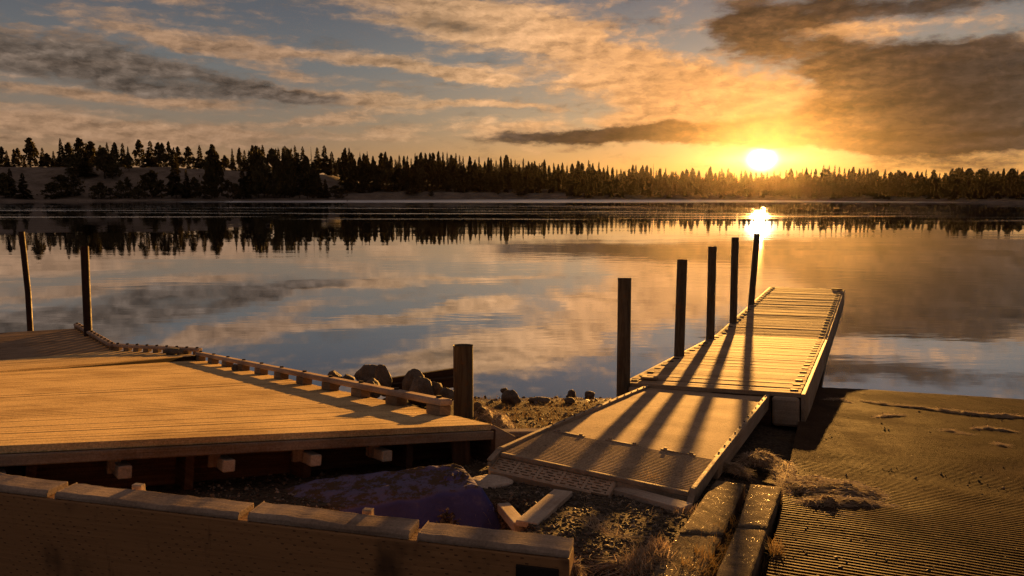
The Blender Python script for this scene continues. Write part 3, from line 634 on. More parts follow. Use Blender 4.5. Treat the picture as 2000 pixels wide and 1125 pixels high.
# ---- grounded plank dock at the left -------------------------------------------------
N = at(960, 828, 5.3); LF = at(0, 870, 3.884); F = at(395, 703, 11.33)
vL = (LF - N).normalized(); uA = (F - N).normalized(); nA = uA.cross(vL).normalized()
if nA.z < 0: nA = -nA
def onA(px, py, lift=0):
    r = ray(px, py); return CAM + r * ((N - CAM).dot(nA) / r.dot(nA)) + nA * lift
LW = 4.3
_e = (onA(0, 728) - F); FARL = F + _e * 1.35
def dockA():
    o = thing('plank_dock', 'grounded plank dock tilted on the shore at the left, its front edge facing the camera', 'dock', N)
    A = N + vL * LW; Dl = FARL
    mb = MB(); planks(mb, A, N, F, Dl, 62, .0035, .042, 10, 1, .0018, .004); part('deck', mb, M['deck_left'], o, .002)
    # front fascia board, right-hand edge board
    mb = MB(); d = vL.cross(nA).normalized(); d = d if d.y < 0 else -d
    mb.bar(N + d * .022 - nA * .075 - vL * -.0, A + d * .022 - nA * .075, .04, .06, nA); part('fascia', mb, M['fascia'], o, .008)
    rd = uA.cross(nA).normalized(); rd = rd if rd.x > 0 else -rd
    mb = MB(); mb.bar(N + rd * .022 - nA * .2, F + rd * .022 - nA * .2, .04, .32, nA); part('edge_board', mb, M['joist'], o, .006)  # made deeper than the deck needs, to keep low sun out from underneath
    # chamfered end of the front joist that sticks out past the deck corner
    mb = MB(); e = -vL; q = N - d * .02
    mb.prism([q + e * .0 - nA * .012, q + e * .03 - nA * .012, q + e * .21 - nA * .1, q + e * .21 - nA * .19, q - nA * .19], -d * .05); part('joist_end', mb, M['cap'], o, .006)
    # recessed joists under the deck
    for k, s in enumerate((.38, 1.7, 3.2, 4.8)):
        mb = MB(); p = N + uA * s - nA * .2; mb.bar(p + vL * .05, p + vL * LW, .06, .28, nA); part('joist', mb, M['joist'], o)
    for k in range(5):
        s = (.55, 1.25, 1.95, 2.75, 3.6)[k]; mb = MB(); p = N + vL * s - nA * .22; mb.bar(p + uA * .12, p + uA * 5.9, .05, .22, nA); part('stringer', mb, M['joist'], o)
    # hangers: an upright strap under the front edge with a square stub at its foot
    for px, py in ((6, 903), (247, 913), (460, 904), (650, 888), (815, 880)):
        tp = onA(px - (14 if px < 700 else -2), 868); s = (tp - N).dot(vL); b = N + vL * s + uA * .1
        mb = MB(); mb.bar(b - nA * .05, b - nA * .2, .07, .03, -uA); part('hanger', mb, M['fascia'], o, .004)
        c = N + vL * ((onA(px, 862) - N).dot(vL)) - nA * .175; mb = MB(); mb.bar(c + uA * .22, c - uA * .02 + d * .02, .072, .072, nA); part('stub', mb, M['stub'], o, .008)
    # leaning weathered support post near the front corner
    mb = MB(); g0 = on_ground(905, 912); mb.bar(g0 + V((-.02, .1, -.05)), g0 + V((-.03, .14, .2)), .13, .1, (0, 1, 0)); part('post', mb, M['joist'], o, .02)
    # bull rail on spacer blocks along the right edge
    rl = thing_rail(o, N + uA * .5 - rd * .07, F + uA * -.05 - rd * .07, nA, 11, .12, .052, .075, .2)
    return o, rd
def thing_rail(o, p, q, nrm, nb, w, h, bh, first=.1, blen=.2, bolts=True, bend=None):
    d = (q - p).normalized(); L = (q - p).length
    mb = MB(); mb.bar(p + nrm * (bh + h / 2), q + nrm * (bh + h / 2), w, h, nrm); r = part('bull_rail', mb, M['rail'], o, .016)
    for i in range(nb):
        s = .0 + (L - blen - .02) * i / (nb - 1) + blen / 2 + .01; c = p + d * s
        mb = MB(); mb.bar(c - d * blen / 2 + nrm * bh / 2, c + d * blen / 2 + nrm * bh / 2, w * .86, bh, nrm); part('spacer_block', mb, M['block'], r, .006)
        if bolts:
            mb = MB(); b = c + nrm * (bh + h); mb.tube([b, b + nrm * .018], .022, 8); part('bolt', mb, M['bolt'], r)
    return r
DA, rdA = dockA()
# ---- the two floats beyond it ---------------------------------------------------------
zC = .14
G = atz(226, 684, zC); CF = atz(152, 641, zC); CL = atz(0, 650, zC)
fold = V((vL.x, vL.y, 0)).normalized()
def dockB():
    near_r = F + V((0, 0, .075)) + uA * .02; near_l = onA(-60, 731.5, .004); 
    k = (near_l - near_r); near_l2 = near_r + k * 1.5; near_l2.z = onA(-60, 731.5).z + .12
    near_l2 = FARL + uA * .03 + V((0, 0, .004))
    G2 = G + fold * 5.2; G2.z = zC + .03
    o = thing('hinged_deck', 'narrow sunlit middle deck hinged between the plank dock and the far float', 'dock', near_r)
    mb = MB(); planks(mb, near_l2, near_r, G, G2, 10, .006, .05, 10, 5, .002); part('deck', mb, M['deck_left'], o, .004)
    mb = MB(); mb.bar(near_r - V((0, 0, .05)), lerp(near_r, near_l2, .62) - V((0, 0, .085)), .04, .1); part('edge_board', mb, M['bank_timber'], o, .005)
    nb = V((0, 0, 1)); thing_rail(o, near_r + V((-.02, .02, .0)), G + V((-.02, .02, 0)), nb, 9, .1, .05, .05, blen=.1)
    # thick dark rail end
    return o
def dockC():
    o = thing('float_deck', 'far left float with a shadowed deck and a low rail along its right side', 'dock', G)
    far_l = CF + (CL - CF) * 2.6; G2 = G + fold * 5.2
    far_l.z = zC; G2.z = zC
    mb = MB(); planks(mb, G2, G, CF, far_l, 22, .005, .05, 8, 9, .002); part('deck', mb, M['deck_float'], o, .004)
    mb = MB(); mb.bar(G - V((0, 0, .12)), CF - V((0, 0, .12)), .05, .13); part('edge_board', mb, M['joist'], o)
    mb = MB(); mb.bar(CF - V((0, 0, .12)), far_l - V((0, 0, .12)), .05, .13); part('edge_board', mb, M['joist'], o)
    d = (CF - G).normalized(); thing_rail(o, G + V((-.05, .03, 0)), CF + V((-.05, .03, 0)) - d * .05, V((0, 0, 1)), 12, .1, .05, .045, blen=.1)
    return o
dockB(); dockC()

# ---- right-hand floating dock ------------------------------------------------------------
DL, DR = V((1.243, 8.028, .518)), V((2.886, 7.226, .616))
SL, SR = V((3.708, 13.157, .075)), V((5.300, 12.365, .145))
EL, ER = V((6.885, 19.576, .13)), V((8.442, 18.793, .165))
def dock_right():
    o = thing('floating_dock', 'long plank dock reaching into the lake beside five posts', 'dock', DL)
    for k, (a, b, c, d, n, sd) in enumerate(((DL, DR, SR, SL, 40, 3), (SL + (SL - DL).normalized() * .03, SR + (SR - DR).normalized() * .03, ER, EL, 50, 4))):
        mb = MB(); nrm = planks(mb, a, b, c, d, n, .005, .045, 8, sd, .003, .003); dk = part('deck', mb, M['deck_dock'], o, .005)
        for s_, (p, q, sgn) in enumerate(((a, d, -1), (b, c, 1))):
            dr = (q - p).normalized(); side = dr.cross(nrm).normalized() * sgn
            side = side if side.x * sgn > 0 else -side
            mb = MB(); mb.bar(p + side * .022 - nrm * .17 - dr * (.0), q + side * .022 - nrm * .17, .045, .32, nrm); part('side_board', mb, M['dock_side'], o, .008)
            m = int((q - p).length / .32)
            for i in range(m):
                f = (i + .5) / m; cpt = lerp(p, q, f) - side * .08 + nrm * .004
                mb = MB(); mb.bar(cpt - side * .035, cpt + side * .045, .05, .012, nrm); part('shade_pad', mb, M['dark'], o, .006)  # black pads stand in for shadowed notches and bolts along the deck edge
        if k == 0:
            al = (b - a).normalized(); out = -(d - a).normalized()
            for (p, w_) in ((a + al * .15, .3), (b - al * .14, .26)):
                mb = MB(); mb.bar(p - al * w_ / 2 + out * .03 - nrm * .19, p + al * w_ / 2 + out * .03 - nrm * .19, .06, .3, nrm); part('corner_block', mb, M['dock_side'], o, .03)
            mb = MB(); mb.bar(a + al * .3 + out * .012 - nrm * .2, b - al * .28 + out * .012 - nrm * .2, .03, .3, nrm); part('end_beam', mb, M['joist'], o)
            mb = MB(); mb.bar(a + al * .12 + (d - a).normalized() * .28 + nrm * .02, a + al * .3 + (d - a).normalized() * .28 + nrm * .02, .1, .03, nrm); part('cleat', mb, M['dock_side'], o, .008)
        else:
            mb = MB(); mb.bar(d - nrm * .17, c - nrm * .17, .05, .32, nrm); part('end_beam', mb, M['dock_side'], o)
            p = lerp(d, c, .93) + (a - d).normalized() * .16 + nrm * .02; al = (c - d).normalized()
            mb = MB(); mb.bar(p - al * .14, p + al * .12, .14, .03, nrm); part('cleat', mb, M['dark'], o, .01)
    # flotation tubs under the planks
    for (a, b, c, d) in ((lerp(DL, SL, .62), lerp(DR, SR, .62), SR, SL), (SL, SR, ER, EL)):
        for i in range(3):
            p = lerp(lerp(a, b, .5), lerp(d, c, .5), (i + .5) / 3); al = (b - a).normalized(); q = p - V((0, 0, .3))
            mb = MB(); mb.bar(q - al * .75, q + al * .75, .9, .42); part('float_tub', mb, M['dark'], o, .05)
    return o
dock_right()

# ---- gangway -------------------------------------------------------------------------------
TL, TR = V((1.567, 8.054, .468)), V((2.667, 7.530, .526))
BL, BR = V((-.067, 4.672, .925)), V((1.029, 4.137, .88))
def gangway():
    o = thing('gangway', 'metal gangway with a perforated lip sloping from the gravel up to the plank dock', 'gangway', BL)
    nrm = (BR - BL).cross(TL - BL).normalized(); al = (BR - BL).normalized(); dn = (BL - TL).normalized()
    fh = .205                                                # share of the length taken by the hinged flap
    HL, HR = lerp(BL, TL, fh), lerp(BR, TR, fh)
    mb = MB(); W = (BR - BL).length
    mb.grid(lambda a, b: lerp(lerp(HL, HR, a), lerp(TL, TR, a), b) + nrm * (.004 * mn.noise(V((a * 4, b * 9, 1)))), 24, 60, lambda p: (p.x, p.y))
    mb.prism([HL - nrm * .02, HR - nrm * .02, TR - nrm * .02, TL - nrm * .02], -nrm * .02); part('deck_plate', mb, M['plate_frost'], o, 0, True)
    # corrugated flap: real ridges across it
    mb = MB(); rr = 24
    for i in range(rr * 4 + 1):
        f = i / (rr * 4); h = (0, 1, 1, 0)[i % 4] * .006
        for c in range(13): mb.v.append(lerp(lerp(HL, BL, f), lerp(HR, BR, f), c / 12) + nrm * (h + .003) - nrm * .012 * f + dn * .01)
    for i in range(rr * 4):
        for c in range(12): mb.f.append([i * 13 + c, (i + 1) * 13 + c, (i + 1) * 13 + c + 1, i * 13 + c + 1]); mb.uv.append([(0, 0)] * 4)
    fl = part('hinged_flap', mb, M['plate_frost'], o)
    mb = MB(); mb.bar(BL + nrm * -.016 + dn * .008, BR + nrm * -.016 + dn * .008, .03, .03, nrm); part('flap_lip', mb, M['alu'], fl, .006)
    for f in (.14, .47, .8):
        p = lerp(HL, HR, f); h = MB(); h.bar(p - al * .12 + nrm * .012, p + al * .12 + nrm * .012, .035, .012, nrm)
        for e in (-.09, .09): h.tube([p + al * e + nrm * .016, p + al * e + nrm * .03], .014, 8)
        part('hinge', h, M['alu'], o, .003)
    # perforated lip
    gl, gr = BL - al * .01, lerp(BL, BR, .635); dr = V((0, 0, -1)) * .06; gd = (dn - nrm * .38).normalized() * .15
    q0, q1 = gl - nrm * .035 + dn * .0, gr - nrm * .035; gn = (q1 - q0).cross(-gd).normalized(); gn = gn if gn.z > 0 else -gn
    g = MB(); L = (q1 - q0).length; ncol, nrow = 5, 6
    for r_ in range(nrow + 1): p = gd * (r_ / nrow); g.bar(q0 + p, q1 + p, .0105, .014, gn)
    for c in range(ncol + 1): p = lerp(q0, q1, c / ncol); g.bar(p + gn * .001, p + gd + gn * .001, .018, .014, gn)
    for r_ in range(nrow):
        for c in range(ncol):
            for k in range(2):
                p = lerp(q0, q1, (c + (.35 if r_ % 2 else .2) + k * .45) / ncol); g.bar(p + gd * (r_ / nrow) - gn * .0005, p + gd * ((r_ + 1) / nrow) - gn * .0005, .022, .012, gn)
    part('grate', g, M['grate'], o)
    g = MB(); e = gd.normalized(); g.bar(q0 + gd + e * .008 - gn * .025, lerp(q0, q1, .88) + gd + e * .008 - gn * .025, .016, .06, gn); g.bar(lerp(q0, q1, .9) + gd * .82 - gn * .02, q1 + gd * .82 - gn * .02, .016, .05, gn); g.bar(q1 + al * .008 - gn * .02, q1 + gd + al * .008 - gn * .02, .016, .05, gn); part('grate_rim', g, M['grate'], o, .003)
    g = MB(); g.prism([q0 + gd * .05 - gn * .05, q1 + gd * .05 - gn * .05, q1 + gd * .98 - gn * .05, q0 + gd * .98 - gn * .05], -gn * .01); part('grate_tray', g, M['joist'], o)
    # side beams, raised edges with bolts
    for (t_, h_, b_, sgn) in ((TL, HL, BL, -1), (TR, HR, BR, 1)):
        sd = al * sgn
        mb = MB(); mb.bar(t_ + sd * .02 - nrm * .055, h_ + sd * .02 - nrm * .055, .035, .15, nrm); bm = part('side_beam', mb, M['dock_side'], o, .008)
        mb = MB(); mb.bar(t_ + sd * .016 + nrm * .024, h_ + sd * .016 + nrm * .024, .036, .008, nrm); part('edge_strip', mb, M['alu'], o, .004)
        for i in range(13):
            p = lerp(t_, h_, (i + .5) / 13) + sd * .01 + nrm * .028; mb = MB(); mb.tube([p, p + nrm * .008], .007, 7); part('bolt', mb, M['bolt'], o)
        # flap cheek that drops to the ground with an angled end
        e = b_ + dn * (.13 if sgn < 0 else .05)
        mb = MB(); mb.prism([h_ + sd * .006 + nrm * .03, b_ + sd * .006 + nrm * .02, e + sd * .006 - nrm * (.075 if sgn > 0 else .05), e + sd * .006 - nrm * (.13 if sgn > 0 else .075), b_ + sd * .006 - nrm * (.09 if sgn > 0 else .06), h_ + sd * .006 - nrm * .05], sd * .03); part('flap_cheek', mb, M['alu'], o, .006)
        mb = MB(); mb.bar(b_ + sd * .02 + nrm * .02 - dn * .03, e + sd * .02 - nrm * (.06 if sgn > 0 else .035) , .04, .01, nrm); part('edge_strip', mb, M['alu'], o, .003)
    mb = MB(); mb.bar(lerp(BL, BR, .6) - nrm * .075, BR - nrm * .075, .03, .09, nrm); part('cross_beam', mb, M['dock_side'], o)
    return o
gangway()

# ---- posts -----------------------------------------------------------------------------------
def post(foot, top, rad, m, label, group, bends=None, name='mooring_post', rim=False):
    mb = MB(); pts = [foot] + (bends or []) + [top]; n = len(pts)
    if rim:                                                # open pipe: wall with a lip and a dark bore
        d = (top - foot).normalized(); mb.tube([foot, lerp(foot, top, .985), top], [rad, rad, rad * 1.03], 36, False)
        mb.tube([top, top - d * .004, lerp(foot, top, .8)], [rad * 1.03, rad * .93, rad * .93], 36, False)
        o = single(name, mb, m, label, 'pipe post', group, 0, True)
    else:
        mb.tube(pts, rad, 24, True); o = single(name, mb, m, label, 'post', group, .004, False)
        for p in o.data.polygons: p.use_smooth = len(p.vertices) == 4
    return o
d0 = at(1217, 780, 8.2)
RPOST = [((1220, 543), (1217, 790), 8.25, .148, -.25, 'nearest and thickest of the five posts beside the plank dock, at its landward corner'),
         ((1332.5, 507), (1326, 706), 10.45, .142, -1.2, 'second post out from shore beside the plank dock'),
         ((1391.5, 482), (1387, 668), 12.65, .14, -1.4, 'middle one of the five posts beside the plank dock'),
         ((1436, 464), (1432, 628), 14.6, .14, -1.6, 'straight post next to the leaning one beside the plank dock'),
         ((1479, 456), (1467, 596), 16.85, .138, -1.8, 'leaning post farthest out beside the plank dock, against the sun reflection')]
for (tp, bp, d, dia, zb, lab) in RPOST:
    d -= .05; t_ = at(*tp, d); b = at(*bp, d); dr = (b - t_).normalized(); b = b + dr * ((zb - b.z) / dr.z)
    post(b, t_, dia / 2, M['pile'], lab, 'posts beside the right dock', None, 'mooring_post', True)
t_ = at(42, 453, 13.6); m_ = at(55, 573, 13.6); b = at(55, 650, 13.6); b = b + V((0, 0, -1.6))
post(b, t_, .05, M['pile_red'], 'thin dark bent post behind the far left float', 'posts behind the left float', [m_])
t_ = at(165, 481, 12.9); b = at(172, 650, 12.9); post(b + (b - t_).normalized() * 1.5, t_, .066, M['pile_red'], 'dark straight post beside the rail of the far left float', 'posts behind the left float')
b = on_ground(905, 822); tt = at(904.5, 674, (b - CAM).dot(FW) - .02); post(b - V((0, 0, .3)), tt, .105 * (b.y / 7.6), M['pile'], 'short thick open steel pipe standing by the near end of the left rail', None, None, 'pipe_post', True)

# ---- retaining timber in the foreground --------------------------------------------------------
def retaining():
    zt = 1.235; P = atz(-70, 918, zt); Q = atz(1122, 1049, zt)       # back edge of the top
    d = (Q - P).normalized(); out = V((d.y, -d.x, 0)).normalized(); out = out if out.y < 0 else -out; L = (Q - P).length
    o = thing('retaining_timber', 'notched weathered timber barrier across the lower left foreground', 'timber barrier', P)
    W = .125
    def sx(px, py): p = atz(px, py, zt); return (p - P).dot(d)
    cuts = [0, sx(130, 942), sx(144, 944), sx(492, 982), sx(507, 987), sx(820, 1018), sx(834, 1020), L]
    for i in range(4):
        a, b = cuts[2 * i], cuts[2 * i + 1]; mb = MB(); n = 48; g = random.Random(i)
        sec = [(0, 0), (0, -.03), (-W, -.03), (-W, -.014), (-W + .012, 0)]
        i0 = len(mb.v); dzl = g.uniform(-.004, .004)
        for k in range(n + 1):
            s = a + (b - a) * k / n + (g.uniform(-.006, .006) if k in (0, n) else 0)
            for (w, h) in sec:
                nz = .008 * mn.noise(V((s * 3, w * 6, i))) + .0045 * mn.noise(V((s * 16, w * 20, i)))
                mb.v.append(P + d * s - out * w * 1. * -1 * -1 + V((0, 0, h + nz + dzl))) if False else mb.v.append(P + d * s + out * (-w) + V((0, 0, h + (nz + dzl if h > -.025 else 0))))
        m = len(sec)
        for k in range(n):
            for j in range(m):
                j2 = (j + 1) % m; q = [i0 + k * m + j, i0 + k * m + j2, i0 + (k + 1) * m + j2, i0 + (k + 1) * m + j]
                mb.f.append(q); mb.uv.append([((mb.v[x] - P).dot(d), (mb.v[x] - P).dot(out) + mb.v[x].z) for x in q])
        for e in (0, n): mb.f.append([i0 + e * m + j for j in range(m)]); mb.uv.append([(0, j * .02) for j in range(m)])
        part('cap_timber', mb, M['cap'], o, .004)
    mb = MB(); n = 60                                                # tall incised face under the caps
    mb.bar(P + out * (W * .5 + .004) + V((0, 0, -.032 - .33)), Q + out * (W * .5 + .004) + V((0, 0, -.032 - .33)), W - .006, .66); part('face_timber', mb, M['incised'], o, .008)
    c = P + d * (L - .115) + out * (W + .004) + V((0, 0, -.185)); mb = MB(); mb.bar(c - d * .095, c + d * .075, .012, .22); pl = part('bracket', mb, M['dark'], o, .004)
    mb = MB(); q = c - d * .045 + out * .006 + V((0, 0, .03)); mb.tube([q, q + out * .012], .014, 10); part('bolt', mb, M['alu'], pl)
    for px, py, w_ in ((262, 953, .035), (712, 1004, .03)):             # cut-off peg tops behind the caps
        p = P + d * sx(px, py) - out * .035; mb = MB(); mb.bar(p + V((0, 0, -.15)), p + V((0, 0, .008)), w_ * 1.5, .03, out); part('peg', mb, M['stub'], o, .004)
    return o, Q, out, d
RT_, RQ, Rout, Rd = retaining()

# ---- tarp over a heap ----------------------------------------------------------------------------
def tarp():
    TRb, TLb = atz(884, 911, .97), atz(400, 960, .84)
    FRt, FLt = atz(922, 950, .965), atz(400, 1040, .84)
    mb = MB(); nu, nv = 90, 70
    def f(a, b):
        # a: left..right then down the right flank; b: back..front edge then down the front
        ta, fa = min(1, a / .8), max(0, a - .8) / .2
        tb, fb_ = min(1, b / .58), max(0, b - .58) / .42
        p = lerp(lerp(TLb, FLt, tb), lerp(TRb, FRt, tb), ta)
        p += V((0, 0, .022 * math.sin(ta * 9 + tb * 3) * mn.noise(V((ta * 2, tb * 2, 1))) + .01 * (1 - abs(mn.noise(V((ta * 7 + tb * 2, tb * 3, 3))) * 2)) + .006 * fbm((ta * 12, tb * 6, 3), 4) + .035 * sst(.5, .9, ta) * sst(.55, .1, tb) * abs(mn.noise(V((ta * 12, tb * 7, 5))))))
        p.z -= .12 * sst(.55, 0, ta)
        rd = V((.93, -.1, 0)); fd = V((.06, -.95, 0))
        fold_f = .04 * math.sin(ta * 26 + 2 * mn.noise(V((ta * 6, 0, 2)))) ; fold_r = .02 * math.sin(tb * 19)
        if fb_ > 0:
            e = sst(0, .06, fb_); p += fd * (.02 * e + .07 * fb_ + fold_f * fb_); p.z -= .3 * max(0, fb_ - .02) + .01 * e
        if fa > 0:
            p += rd * (.03 + .16 * fa ** .8 + fold_r * fa); p.z -= .26 * fa ** 1.15
            if fb_ > 0: p += (rd + fd * .4) * (-.05 * fa * fb_)
        p += V((.004 * mn.noise(p * 30), .004 * mn.noise(p * 30 + V((5, 0, 0))), .004 * mn.noise(p * 28)))
        p.z = max(p.z, GZ(p.x, p.y) - .05); return p
    mb.grid(f, nu, nv)
    o = single('tarp', mb, M['tarp'], 'blue tarp draped over a heap and littered with dirt, behind the retaining timber', 'tarp', None, 0, True)
    s = o.modifiers.new('thickness', 'SOLIDIFY'); s.thickness = .004
    for k, (px, py, sz) in enumerate(((716, 968, 1.), (880, 938, .75), (735, 985, .6))):   # crumpled folds lying on it are part of the sheet
        mb = MB(); c = at(px, py, 4.3); c = atz(px, py, .955 if px > 800 else .885)
        ax = V((.2 * sz, .05, .0)) if px < 800 else V((.1, .03, .03))
        def g(a, b, c=c, ax=ax, k=k):
            w = (b - .5); h = .05 * sz * (1 - (2 * a - 1) ** 2) * (1 - (2 * w) ** 2)
            return c + ax * (2 * a - 1) + V((-.2, .9, 0)) * w * .13 * sz + V((0, 0, h * (1 + mn.noise(V((a * 7, b * 5, k)))) + .015 * mn.noise(V((a * 15, b * 12, k))) - .008))
        mb.grid(g, 26, 14); part('fold', mb, M['tarp'], o, 0, True)
    return o
tarp()

# ---- rocks ----------------------------------------------------------------------------------------
def rock_mb(c, sx, sy, sz, seed, cuts=7, sub=4, rough=.12):
    g = random.Random(seed); bm = bmesh.new(); bmesh.ops.create_icosphere(bm, subdivisions=sub, radius=1)
    pl = [(V((g.gauss(0, 1), g.gauss(0, 1), g.gauss(.2, .8))).normalized(), g.uniform(.62, .9)) for _ in range(cuts)]
    mb = MB()
    for v in bm.verts:
        p = v.co.copy()
        for n, d in pl:
            k = p.dot(n) - d
            if k > 0: p -= n * k * .85
        p *= 1 + rough * fbm(p * 1.3 + V((seed, 0, 0)), 5) + .03 * mn.noise(p * 9 + V((0, seed, 0)))
        mb.v.append(V((p.x * sx, p.y * sy, p.z * sz)) + V(c))
    for f in bm.faces: mb.f.append([v.index for v in f.verts]); mb.uv.append([(0, 0)] * len(f.verts))
    bm.free(); return mb
def rock_px(x0, x1, ytop, ybase, label, seed, base=None, m='rock', group=None, depth=1., name='rock', d=None, cat='rock', sub=4):
    cx = (x0 + x1) / 2; b = on_ground(cx, ybase) if d is None else at(cx, ybase, d)
    dd = (b - CAM).dot(FW); w = (x1 - x0) / FPX * dd / 2; t_ = at(cx, ytop, dd); h = (t_.z - b.z); sz = h * .62
    c = V((b.x, b.y + w * depth * .5, t_.z - sz))
    return single(name, rock_mb(c, w * 1.04, w * depth, sz, seed, sub=sub), M[m], label, cat, group, 0, True)
rock_px(684, 753, 712, 768, 'largest rounded rock in the heap behind the left rail', 11, depth=.9)
rock_px(727, 765, 712, 764, 'slanted rock leaning behind the largest rock of the heap', 12, d=9.55)
rock_px(632, 667, 726, 756, 'low rock at the left end of the heap behind the left rail', 13, d=9.5)
rock_px(664, 692, 731, 752, 'small dark rock wedged between the low rock and the largest rock', 14, d=9.6)
rock_px(711, 743, 740, 776, 'small frosted pointed rock in front of the largest rock', 15, d=8.9)
rock_px(786, 830, 722, 776, 'tall pointed dark rock in front of the bank timber', 16, d=9.2)
rock_px(796, 850, 737, 792, 'broad frosted rock at the front of the heap near the steel pipe', 17, d=8.6)
rock_px(836, 864, 741, 784, 'angular rock at the right shoulder of the broad frosted rock', 18, d=8.75)
rock_px(856, 888, 757, 790, 'low flat rock half hidden behind the steel pipe', 19, d=8.6)
rock_px(979, 1018, 763, 791, 'pointed cone-shaped rock at the water edge of the beach', 20, depth=.8)
rock_px(977, 992, 757, 768, 'tiny dark stone in the water behind the cone-shaped rock', 21, d=9.75, sub=3)
rock_px(1032, 1076, 775, 788, 'flat slab stone lying on the waterline of the beach', 22, depth=.6, sub=3)
rock_px(1108, 1126, 762, 778, 'round dark stone standing in the shallow water, left of the dark flat one', 23, depth=.9, sub=3)
rock_px(1140, 1163, 765, 777, 'dark flat stone in the shallow water nearest the first dock post', 24, depth=.8, sub=3)
rock_px(1103, 1123, 777, 790, 'small stone on the beach just below the round dark stone', 25, sub=3)
rock_px(1165, 1183, 787, 799, 'small stone on the beach beside the gangway', 26, sub=3)
rock_px(923, 943, 785, 812, 'small upright rock beside the foot of the steel pipe', 27, depth=.9, sub=3)
rock_px(930, 952, 795, 815, 'little rounded rock on the weed by the pipe', 28, sub=3)
def stone_on(p, s, label, seed, m='rock'):
    single('rock', rock_mb(V(p) + V((0, 0, s[2] * .75)), *s, seed, sub=3), M[m], label, 'rock', None, 0, True)
stone_on(atz(338, 692, .17), (.13, .1, .065), 'lump of rock resting against the rail of the middle deck', 31)
stone_on(atz(352, 692, .17), (.06, .06, .05), 'small stone beside the lump on the middle deck', 32)
stone_on(onA(459, 724), (.045, .04, .05), 'small rounded stone on the plank dock beside the rail', 33)
p = on_ground(957, 948); single('rock', rock_mb(p + V((0, .03, -.005)), .16, .13, .035, 41, sub=4), M['pale_rock'], 'flat pale frosted stone on the gravel beside the tarp', 'rock', None, 0, True)
# dark timber lying in the bank behind the rocks
mb = MB(); a = at(752, 760, 9.9); b = at(896, 744, 9.3); mb.bar(a, b, .16, .13); mb.bar(a + V((0, .14, .06)), b + V((0, .14, .09)), .12, .1)
single('bank_timber', mb, M['bank_timber'], 'dark double timber lying behind the rocks beside the steel pipe', 'timber', None, .01)
# log half seen behind the dock corner at the beach
mb = MB(); a = on_ground(990, 862); b = on_ground(1040, 856); mb.bar(a + V((-.25, .05, .03)), b + V((.25, .02, .03)), .1, .09); single('driftwood_plank', mb, M['loose'], 'pale plank lying between the dock corner and the gangway', 'plank', None, .01)

# ---- loose boards on the gravel ---------------------------------------------------------------------
def flat_board(c0, c1, w, th, label, tilt=0., lift=0., name='loose_board'):
    d = (c1 - c0).normalized(); mb = MB(); mb.bar(c0 + V((0, 0, th / 2 + lift)), c1 + V((0, 0, th / 2 + lift + tilt)), w, th); return single(name, mb, M['loose'], label, 'board', None, .005)
a, b = on_ground(1028, 1032), on_ground(1100, 968); flat_board(a, b, .115, .03, 'flat grey board half buried in the gravel, pointing at the gangway', .0, .004)
a, b = on_ground(983, 1003), on_ground(1016, 1043); flat_board(a, b, .07, .05, 'short end of board lying across the half-buried grey board', 0, .012)
# pale sill strip under the gangway lip
a, b = on_ground(1195, 962), on_ground(1345, 1004); flat_board(a + V((0, .03, 0)), b + V((0, .03, 0)), .1, .035, 'pale sill board under the lower edge of the gangway', 0, 0, 'sill_board')

# ---- broken concrete curb blocks ------------------------------------------------------------------------
def curb(px, label, seed, th=.2, m='concrete', lift=.06):
    def gz2(x, y): return max(GZ(x, y), RZ(x, y) - .02 if x > ramp_left(y) - .6 else -9)
    top = [on_ground(*q, lift, gz2) for q in px]; g = random.Random(seed); mb = MB(); n = 26
    def side(f0, f1):
        return lambda a, b: f0(a) * (1 - b) + f1(a) * b
    A_, B_, C_, D_ = top
    cen = (A_ + B_ + C_ + D_) / 4
    def rough(p, edge):
        q = p + V((mn.noise(p * 9 + V((seed, 0, 0))), mn.noise(p * 9 + V((0, seed, 0))), 0)) * .0012
        q.z += .003 * fbm(p * 7 + V((0, 0, seed)), 5) + .0016 * mn.noise(p * 40) - .006 * edge - .02 * edge * max(0, mn.noise(p * 11 + V((seed, 2, 0))) - .25); return q
    def topf(a, b):
        e = max(0, 1 - min(a, 1 - a) * 16) + max(0, 1 - min(b, 1 - b) * 22); return rough(lerp(lerp(A_, B_, a), lerp(D_, C_, a), b), min(1, e) ** 2)
    mb.grid(topf, n, 40)
    for (p, q) in ((A_, B_), (B_, C_), (C_, D_), (D_, A_)):
        nn = 40 if (q - p).length > .3 else n
        def sf(a, b, p=p, q=q):
            t_ = rough(lerp(p, q, a), 1); o = (t_ - cen); o.z = 0; k = .006 * math.sin(min(1, b * 6) * 1.57)
            return t_ + o.normalized() * k + V((0, 0, -th * b)) + V((mn.noise(t_ * 12 + V((0, 0, b * 3))), mn.noise(t_ * 12 + V((4, 0, b * 3))), 0)) * .004
        mb.grid(sf, nn, 8)
    bm_ = bmesh.new(); me = mb.mesh('curb_block', (0, 0, 0), M[m], True); bm_.from_mesh(me); bmesh.ops.remove_doubles(bm_, verts=bm_.verts, dist=.0012); bmesh.ops.recalc_face_normals(bm_, faces=bm_.faces); bm_.to_mesh(me); bm_.free()
    mb2 = MB(); mb2.v = [v.co.copy() for v in me.vertices]; mb2.f = [list(p.vertices) for p in me.polygons]; mb2.uv = [[(0, 0)] * len(f) for f in mb2.f]
    return single('curb_block', mb2, M[m], label, 'curb block', None, 0, True)
curb([(1328, 1036), (1412, 1042), (1456, 944), (1398, 936)], 'upper block of the left concrete curb, ending at the dried weed', 1)
curb([(1262, 1132), (1362, 1136), (1410, 1047), (1324, 1041)], 'lowest block of the left concrete curb at the bottom of the view', 2, lift=.05)
curb([(1441, 1025), (1498, 1029), (1527, 950), (1466, 944)], 'upper block of the right concrete curb along the ramp', 3, lift=.09)
